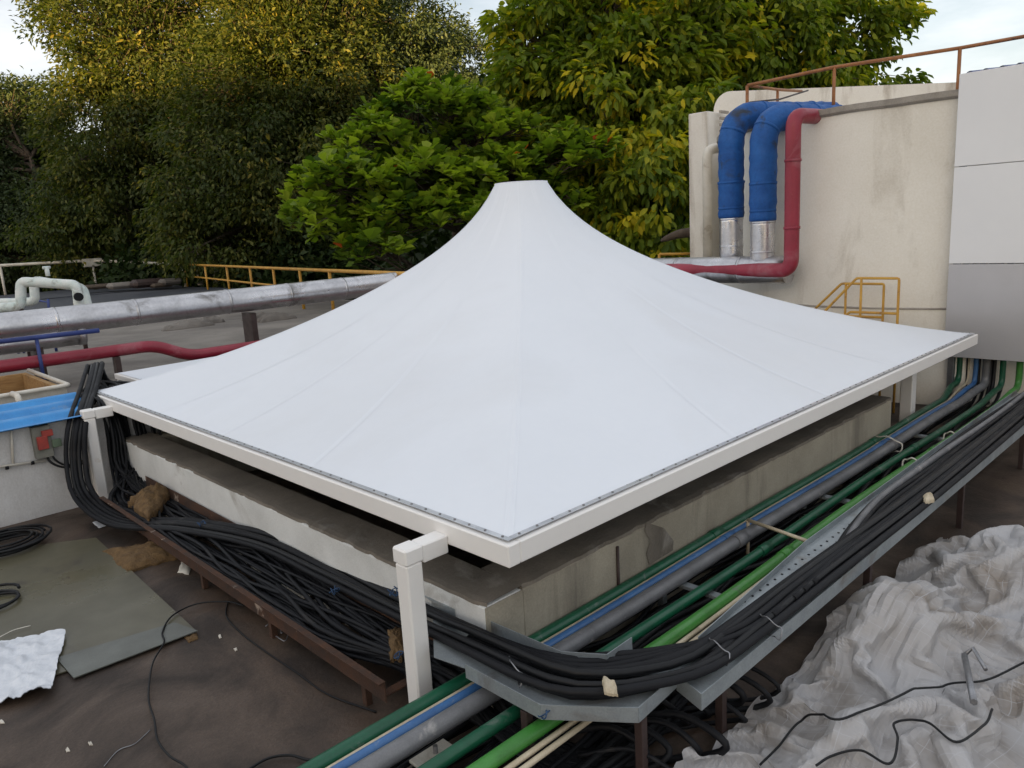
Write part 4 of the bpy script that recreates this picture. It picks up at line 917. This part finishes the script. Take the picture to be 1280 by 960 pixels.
def crease(P):
    """refine the relaxed sheet and crush sharp facets into it"""
    for ax in (0, 1):
        Q = np.moveaxis(P, ax, 0); mid = (Q[1:]+Q[:-1])*.5; mid[1:-1] = (9*(Q[1:-2]+Q[2:-1])-(Q[:-3]+Q[3:]))/16
        W = np.zeros((2*len(Q)-1,)+Q.shape[1:]); W[0::2] = Q; W[1::2] = mid; P = np.moveaxis(W, 0, ax)
    N = np.cross(np.gradient(P, axis=0), np.gradient(P, axis=1)); N /= np.linalg.norm(N, axis=-1, keepdims=True)+1e-9
    u, v = np.meshgrid(np.arange(P.shape[0])*.0161, np.arange(P.shape[1])*.0161, indexing='ij'); h = 0
    wu, wv = u+.10*lin_noise(u*3, v*3, 5), v+.10*lin_noise(u*3+4, v*3, 6)
    for k, (fr, am, an) in enumerate(((4., .050, .4), (8., .022, 1.3), (15., .010, 2.1), (28., .004, .9))):
        c_, s_ = math.cos(an), math.sin(an); h = h + am*lin_noise(fr*(wu*c_-wv*s_), fr*.6*(wu*s_+wv*c_), 20+k)
    P = P + N*h[..., None]; P[..., 2] = np.maximum(P[..., 2], .004); return P
TP2 = crease(relax_tarp()); tarp_o = MB().grid(TP2, smooth=False).build('tarpaulin', tarp_mat(), None, (1.5, -1.9, 0))
uvl = tarp_o.data.uv_layers.new(name='UVMap'); li = np.zeros(len(tarp_o.data.loops), int); tarp_o.data.loops.foreach_get('vertex_index', li)
uvv = np.stack([(li//TP2.shape[1])*.0161, (li % TP2.shape[1])*.0161], 1); uvl.data.foreach_set('uv', uvv.astype(np.float32).ravel())
tag(tarp_o, 'crumpled heap of dirty translucent white tarpaulin on the floor', 'tarpaulin')
TF = TP2.reshape(-1, 3)
def on_tarp(px, py, r):
    d = ray(px, py); best = None
    for t in np.linspace(1.5, 8, 500):
        p = C+d*t; k = np.hypot(TF[:, 0]-p[0], TF[:, 1]-p[1]) < .045
        z = TF[k, 2].max() if k.any() else 0.
        if p[2] <= z+r: return np.array([p[0], p[1], z+r+.004])
    return C+d*3
for pts, lb in ((((950, 962), (975, 940), (1005, 912), (1040, 902), (1080, 890), (1130, 868), (1180, 858), (1230, 850), (1290, 822)), 'thin black wire draped straight over the tarpaulin'),
                (((1020, 962), (1040, 945), (1075, 945), (1112, 955), (1122, 925), (1118, 908), (1150, 910), (1195, 928), (1230, 915), (1240, 890)), 'thin black wire curling over the front of the tarpaulin')):
    q_ = spline([on_tarp(*p, .006) for p in pts], 120)
    zz_ = np.array([TF[np.hypot(TF[:, 0]-a_[0], TF[:, 1]-a_[1]) < .03][:, 2].max(initial=0.) for a_ in q_]) + .006
    zz_ = np.array([zz_[max(0, i-6):i+7].max() for i in range(120)]); zz_ = np.convolve(np.pad(zz_, 7, 'edge'), np.ones(15)/15, 'valid'); q_[:, 2] = np.maximum(zz_, .005)
    cable(q_, .0048, 120, 'blackfresh', lb, None, name='thin_wire', cat='wire')
a_, b_ = on_tarp(1205, 825, .01), on_tarp(1217, 884, .01)
sbk = thing('steel_strut', tuple((a_+b_)/2), 'small bent steel strut lying on the tarpaulin', 'strut')
MB().tube([a_+(0, 0, .01), b_+(0, 0, .01)], .014, 6).build('rod', 'steel', sbk)
c = on_tarp(1232, 842, .01); MB().tube([a_+(0, 0, .012), a_+(.05, -.02, .03), c+(0, 0, .01)], .009, 6).build('hook', 'steel', sbk)

# ------------------------------------------------------------------ trees
LEAF4 = (np.array([(0, 0, 0), (.5, .5, .10), (1, 0, -.04), (.5, -.5, .10)]), [(0, 3, 2, 1)])
LEAF6 = (np.array([(0, 0, 0), (.30, .42, .09), (.68, .42, .08), (1, 0, -.10), (.68, -.42, .08), (.30, -.42, .09)]), [(0, 3, 2, 1), (0, 5, 4, 3)])
OBOV = (np.array([(0, 0, 0), (.35, .22, .05), (.80, .50, .07), (1, 0, -.06), (.80, -.50, .07), (.35, -.22, .05)]), [(0, 3, 2, 1), (0, 5, 4, 3)])
def norm(v): return v/(np.linalg.norm(v, axis=-1, keepdims=True)+1e-9)
def leaves(name, pos, d, nrm, ln, wd, tint, tmpl, mat, parent):
    tv, tf = tmpl; n = len(pos); d = norm(d); s = norm(np.cross(nrm, d)); u = np.cross(d, s)
    V = pos[:, None] + d[:, None]*(tv[None, :, 0:1]*ln[:, None, None]) + s[:, None]*(tv[None, :, 1:2]*wd[:, None, None]) + u[:, None]*(tv[None, :, 2:3]*ln[:, None, None])
    k = len(tv); V = V.reshape(-1, 3) - np.array(wloc(parent)); nf = len(tf); fl = np.array([len(f) for f in tf])
    loops = (np.arange(n)[:, None]*k + np.concatenate([np.array(f) for f in tf])[None]).ravel()
    me = bpy.data.meshes.new(name); me.vertices.add(len(V)); me.vertices.foreach_set('co', V.astype(np.float32).ravel())
    me.loops.add(len(loops)); me.loops.foreach_set('vertex_index', loops.astype(np.int32))
    tot = np.tile(fl, n); st = np.concatenate([[0], np.cumsum(tot)[:-1]]); me.polygons.add(len(tot)); me.polygons.foreach_set('loop_start', st.astype(np.int32))
    try: me.polygons.foreach_set('loop_total', tot.astype(np.int32))
    except Exception: pass
    me.update(calc_edges=True); at = me.attributes.new('tint', 'FLOAT', 'POINT'); at.data.foreach_set('value', np.repeat(tint, k).astype(np.float32))
    me.materials.append(M[mat]); o = bpy.data.objects.new(name, me); COL.objects.link(o); o.parent = parent; return o
def skeleton(base, tips, trunk_top, r0, parent, rr, sides=8):
    """trunk, limbs towards groups of tips and twigs to the tips"""
    base = np.array(base, float); top = np.array(trunk_top, float)
    tr = spline([base, base+(top-base)*.35+rr.normal(0, .18, 3)*(1, 1, 0), base+(top-base)*.7+rr.normal(0, .25, 3)*(1, 1, 0), top], 18)
    MB().tube(tr, np.linspace(r0, r0*.32, 18)*(1+.25*np.exp(-np.arange(18)*.8)), 10).build('trunk', 'bark', parent)
    tips = np.asarray(tips); k = max(5, len(tips)//26); cen = tips[rr.choice(len(tips), k, replace=False)]
    for _ in range(4):
        lab = np.argmin(((tips[:, None]-cen[None])**2).sum(-1), 1); cen = np.array([tips[lab == i].mean(0) if (lab == i).any() else cen[i] for i in range(k)])
    tw = MB(); lm = MB()
    for i in range(k):
        j = int(np.clip(np.argmin(np.linalg.norm(tr-cen[i]-(0, 0, -1.2), axis=1)), 4, 17)); s = tr[j]; e = s+(cen[i]-s)*.82
        lp = spline([s, s+(e-s)*.4+rr.normal(0, .25, 3)+(0, 0, .2), e], 9); lm.tube(lp, np.linspace(r0*.34, r0*.09, 9), 6)
        for q in tips[lab == i]:
            b = lp[rr.integers(4, 9)]; tw.tube([b, b+(q-b)*.5+rr.normal(0, .12, 3), q], [r0*.07, r0*.045, .008], 4, cap=False)
    lm.build('limbs', 'bark', parent); tw.build('twigs', 'bark', parent)
def clusters(blobs, dens, rr, shell=.55):
    """cluster centres spread through ellipsoidal lobes, thicker towards the surface"""
    o = []
    for c, r in blobs:
        c = np.array(c); r = np.array(r); n = int(dens*r[0]*r[1]*r[2]**.6); v = norm(rr.normal(size=(n, 3))); rad_ = rr.random(n)**(1/3.)
        rad_ = shell + (1-shell)*rad_; bump = 1+.22*np.sin(v[:, 0]*5+c[0])*np.cos(v[:, 2]*6+c[1])
        o.append(c+v*r*(rad_*bump)[:, None])
    return np.concatenate(o)
def broad_tree(name, base, blobs, dens, nl, lr, ln, wd, mat, label, seed, tmpl=LEAF4, droop=.45, trunk_r=.28, group=None, ttop=None, tint_mu=.45, tint_sd=.16, sun_side=0.):
    rr = np.random.default_rng(seed); th_ = thing(name, tuple(base), label, 'tree', group); cl = clusters(blobs, dens, rr)
    cen = np.mean([b[0] for b in blobs], axis=0)
    skeleton(base, cl, ttop if ttop is not None else (base[0]*.5+cen[0]*.5, base[1]*.5+cen[1]*.5, cen[2]+.3*max(b[1][2] for b in blobs)), trunk_r, th_, rr)
    n = len(cl)*nl; ci = np.repeat(np.arange(len(cl)), nl); sz = lr*rr.uniform(.6, 1.25, len(cl))
    v = norm(rr.normal(size=(n, 3))); v[:, 2] *= .75; pos = cl[ci] + v*(sz[ci]*rr.random(n)**.55)[:, None]
    outw = norm(cl[ci]-cen)*.5 + v*.8; d = norm(outw + rr.normal(0, .45, (n, 3)) + np.array([0, 0, -droop])); nn = norm(np.array([0, 0, 1.]) + rr.normal(0, .55, (n, 3)) + outw*.35)
    tint = np.clip(rr.normal(tint_mu, tint_sd, len(cl))[ci] + rr.normal(0, .14, n), 0, 1)
    tag(leaves('crown', pos, d, nn, ln*rr.uniform(.65, 1.2, n), wd*rr.uniform(.7, 1.2, n), tint, tmpl, mat, th_), kind='stuff')
    return th_
GL = 'trees behind the roof'
def dpt(px, py, d): return tuple(dep(px, py, d))
def blobs_px(lst): return [(dep(px, py, d), np.array(r)) for px, py, d, r in lst]
# left: tall dark trees with sunlit tops
broad_tree('tall_tree', (8.5, 36, GZ), blobs_px([(10, 215, 36, (2.6, 2.4, 2.6)), (60, 290, 35, (3.4, 2.6, 2.2)), (-30, 150, 37, (2.6, 2, 2.2)), (-60, 290, 36, (3, 2.4, 2.4)), (25, 150, 36, (2., 1.8, 1.8)), (-10, 260, 35, (3, 2.4, 2.4))]), 21, 62, .8, .24, .10, 'leafolive', 'dark bluish green tree at the edge of the sky gap', 21, droop=.5)
broad_tree('tall_tree', (13, 34, GZ), blobs_px([(170, 60, 34, (3.2, 3, 3.0)), (110, 20, 34.5, (2.3, 2.4, 2.6)), (240, 20, 34, (3.2, 3, 3.0)), (150, 160, 33.5, (3.1, 2.8, 2.8)), (230, 150, 33, (3.2, 2.6, 2.8)), (180, 255, 33, (4., 2.6, 2.6)), (170, -60, 35, (3.4, 3, 2.6)), (110, 300, 32.5, (3., 2.4, 1.8))]), 13, 60, .85, .25, .10, 'leafdark', 'tall tree with golden sunlit top above the dark sheeted roof', 22, droop=.5)
broad_tree('tall_tree', (19, 30, GZ), blobs_px([(340, 60, 31, (3., 2.8, 2.8)), (410, 20, 31, (3., 2.8, 2.8)), (300, 130, 30, (2.8, 2.5, 2.5)), (400, 120, 30, (3., 2.5, 2.6)), (300, 230, 29, (3.2, 2.4, 2.6)), (390, 220, 29, (2.9, 2.2, 2.4)), (350, -50, 32, (4.2, 3, 2.4)), (290, 300, 28.5, (2.8, 2.2, 1.8))]), 13, 60, .85, .24, .10, 'leafdark', 'tall tree with golden sunlit top behind the yellow railing', 23, droop=.5)
broad_tree('tall_tree', (24, 27, GZ), blobs_px([(490, 60, 33, (2.8, 2.6, 2.4)), (540, 95, 33, (2.6, 2.4, 2.3)), (470, 130, 32, (2.8, 2.4, 2.5)), (560, 160, 32, (2.4, 2.2, 2.4)), (450, 0, 34, (2.4, 2.4, 1.8)), (555, 55, 34, (1.7, 1.7, 1.3))]), 13, 58, .8, .24, .09, 'leafolive', 'tall greyish green tree rising behind the big-leaved tree', 24, droop=.6)
# right: tree with large leaves turning yellow
broad_tree('broadleaf_tree', (16.5, 12.5, GZ), blobs_px([(700, 60, 21, (1.9, 1.7, 1.7)), (760, 0, 21, (2.1, 1.8, 1.7)), (650, 130, 20.5, (1.3, 1.3, 1.1)), (780, 110, 20, (1.9, 1.6, 1.7)), (850, 60, 20, (1.9, 1.7, 1.8)), (850, 190, 18.5, (1.3, 1.4, 1.5)), (820, 260, 17.8, (1.2, 1.2, 1.25)), (720, 150, 21, (1.6, 1.4, 1.3)), (770, 230, 19, (1.4, 1.3, 1.4)), (740, -50, 22, (2.6, 2, 1.4))]), 24, 40, .52, .30, .14, 'leafright', 'leafy tree with many yellowing leaves rising behind the canopy', 31, LEAF6, droop=.75, trunk_r=.24, tint_mu=.57, tint_sd=.20)
broad_tree('broadleaf_tree', (20.5, 9.5, GZ), blobs_px([(940, 40, 21, (1.9, 1.7, 1.8)), (880, 0, 21.5, (1.7, 1.7, 1.5)), (990, 70, 21.5, (1.5, 1.4, 1.3)), (1060, 40, 22, (1.25, 1.3, 1.2)), (1105, 15, 22, (.95, 1., .9)), (1000, -20, 22, (1.8, 1.6, 1.2)), (1020, 108, 21.5, (1.9, 1.3, .65)), (900, 100, 20.5, (1.4, 1.3, 1.1)), (1120, 100, 21.5, (.7, .8, .3))]), 24, 40, .5, .28, .13, 'leafright', 'leafy green tree rising behind the round tank and pump house', 32, LEAF6, droop=.75, trunk_r=.22, tint_mu=.46, tint_sd=.17)
# centre: layered big-leaved tree
rr = np.random.default_rng(41)
tb_ = thing('almond_tree', (11.2, 13.2, GZ), 'bright green big-leaved tree in layered tiers with a few orange leaves', 'tree')
lay = [(535, 130, 18.2, 1.55, 1.3, .5), (470, 172, 17.6, 1.1, 1.2, .40), (610, 160, 18.4, 1.3, 1.2, .5), (440, 222, 16.8, 1.5, 1.3, .45), (395, 268, 16.2, .75, 1.0, .42), (520, 215, 17.2, 1.5, 1.3, .5), (620, 215, 17.6, 1.5, 1.2, .5), (720, 195, 17.8, 1.1, 1.1, .6), (580, 262, 16.8, 1.4, 1.1, .42), (470, 300, 16.2, .8, .9, .32), (680, 250, 17.8, 1.2, 1.0, .5), (500, 258, 16.6, 1.0, 1.0, .35)]
tips = []
for px, py, d, rx, ry, rz_ in lay:
    c = dep(px, py, d); n = int(54*rx*ry); a_ = rr.random(n)*2*math.pi; q = rr.random(n)**.5
    side = np.array([RC[0][0], RC[0][1], 0]); side /= np.linalg.norm(side); fw = np.array([-side[1], side[0], 0])
    h = rz_*(.75*(1-q**2)+.25*np.sin(a_*3+px)) + rr.normal(0, .09, n) - .22*q; tips.append(c + side*(rx*q*np.cos(a_))[:, None] + fw*(ry*q*np.sin(a_))[:, None] + np.array([0, 0, 1.])*h[:, None])
tips = np.concatenate(tips); skeleton((11.2, 13.2, GZ), tips, (11.0, 13.0, 3.6), .22, tb_, rr)
nl = 11; n = len(tips)*nl; ci = np.repeat(np.arange(len(tips)), nl); a_ = np.tile(np.arange(nl)*2.399, len(tips)) + rr.random(len(tips))[ci]*6.28
el = rr.normal(.42, .34, n); d = np.stack([np.cos(a_)*np.cos(el), np.sin(a_)*np.cos(el), np.sin(el)], 1); tilt = rr.normal(0, .25, (len(tips), 3))[ci]; d = norm(d+tilt)
nn = norm(np.array([0, 0, 1.])*1.0 - d*.3 + rr.normal(0, .22, (n, 3)))
tint = np.clip(rr.normal(.5, .27, len(tips))[ci] + rr.normal(0, .13, n), 0, .97); od = rr.random(n) < .0035; tint[od] = 1
tag(leaves('crown', tips[ci]+d*.03+np.array([0, 0, 1.])*rr.normal(0, .05, n)[:, None], d, nn, .30*rr.uniform(.6, 1.15, n), .23*rr.uniform(.7, 1.1, n), tint, OBOV, 'leafbig', tb_), kind='stuff')
# dark undergrowth filling the foot of the trees
def thicket(seed, blobs, label):
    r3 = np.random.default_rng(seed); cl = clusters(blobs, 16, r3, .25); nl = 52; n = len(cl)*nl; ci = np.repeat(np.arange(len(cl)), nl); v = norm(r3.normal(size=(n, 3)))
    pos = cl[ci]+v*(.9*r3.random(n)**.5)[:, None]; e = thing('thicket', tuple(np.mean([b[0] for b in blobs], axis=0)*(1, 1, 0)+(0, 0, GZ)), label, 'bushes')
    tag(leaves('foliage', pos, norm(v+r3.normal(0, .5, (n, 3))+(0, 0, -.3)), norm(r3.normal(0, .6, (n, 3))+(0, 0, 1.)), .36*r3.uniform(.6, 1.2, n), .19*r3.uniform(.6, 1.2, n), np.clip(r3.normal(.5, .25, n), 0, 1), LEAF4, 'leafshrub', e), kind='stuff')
    tag(e, kind='stuff')
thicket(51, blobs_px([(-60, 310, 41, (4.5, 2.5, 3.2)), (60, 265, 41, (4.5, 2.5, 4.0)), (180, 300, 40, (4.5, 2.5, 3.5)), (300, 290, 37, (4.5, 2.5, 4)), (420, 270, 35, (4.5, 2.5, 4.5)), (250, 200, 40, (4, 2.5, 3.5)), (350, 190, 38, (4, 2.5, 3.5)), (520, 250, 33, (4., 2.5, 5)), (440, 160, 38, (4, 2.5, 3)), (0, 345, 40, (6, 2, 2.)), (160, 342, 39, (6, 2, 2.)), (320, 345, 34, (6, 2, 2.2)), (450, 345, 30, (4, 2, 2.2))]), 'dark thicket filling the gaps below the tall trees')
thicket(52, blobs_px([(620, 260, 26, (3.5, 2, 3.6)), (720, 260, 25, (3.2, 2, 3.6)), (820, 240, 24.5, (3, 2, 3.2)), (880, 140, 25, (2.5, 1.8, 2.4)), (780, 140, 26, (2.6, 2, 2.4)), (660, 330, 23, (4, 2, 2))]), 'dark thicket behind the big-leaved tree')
# pale far building seen in the gaps
fb = thing('far_building', (5, 62, GZ), 'pale far building glimpsed through gaps under the trees', 'building')
MB().box((-12, 62, GZ), (34, 70, 3.3), .05).build('wall', 'farwhite', fb); MB().box((-12.4, 61.6, 3.3), (34.4, 70.4, 3.6), .05).build('roof', 'coping', fb)
for k in range(12):
    MB().box((-10+k*3.6, 61.93, .6), (-8.2+k*3.6, 61.99, 2.2), .02).build('window', 'windowglass', fb)
# unseen block with invented windows, added behind the camera to shade the roof
hb = thing('sun_blocker', (-120*.94, -120*.34, GZ), 'tall plain block added out of view to keep the sun off the roof', 'building')
uu = np.array([-.94, -.34]); vv = np.array([.34, -.94]); rotm = np.array([[uu[0], vv[0], 0], [uu[1], vv[1], 0], [0, 0, 1]])
HB = 29.3
MB().box((120, -45, GZ), (134, 45, HB), .05, rot=rotm, org=(0, 0, 0)).build('wall', 'blocker_wall', hb)
for f_ in range(5):
    for k in range(12):
        MB().box((119.9, -42+k*7.2, -2+f_*6.4), (119.99, -38+k*7.2, .8+f_*6.4), .02, rot=rotm, org=(0, 0, 0)).build('window', 'windowglass', hb)
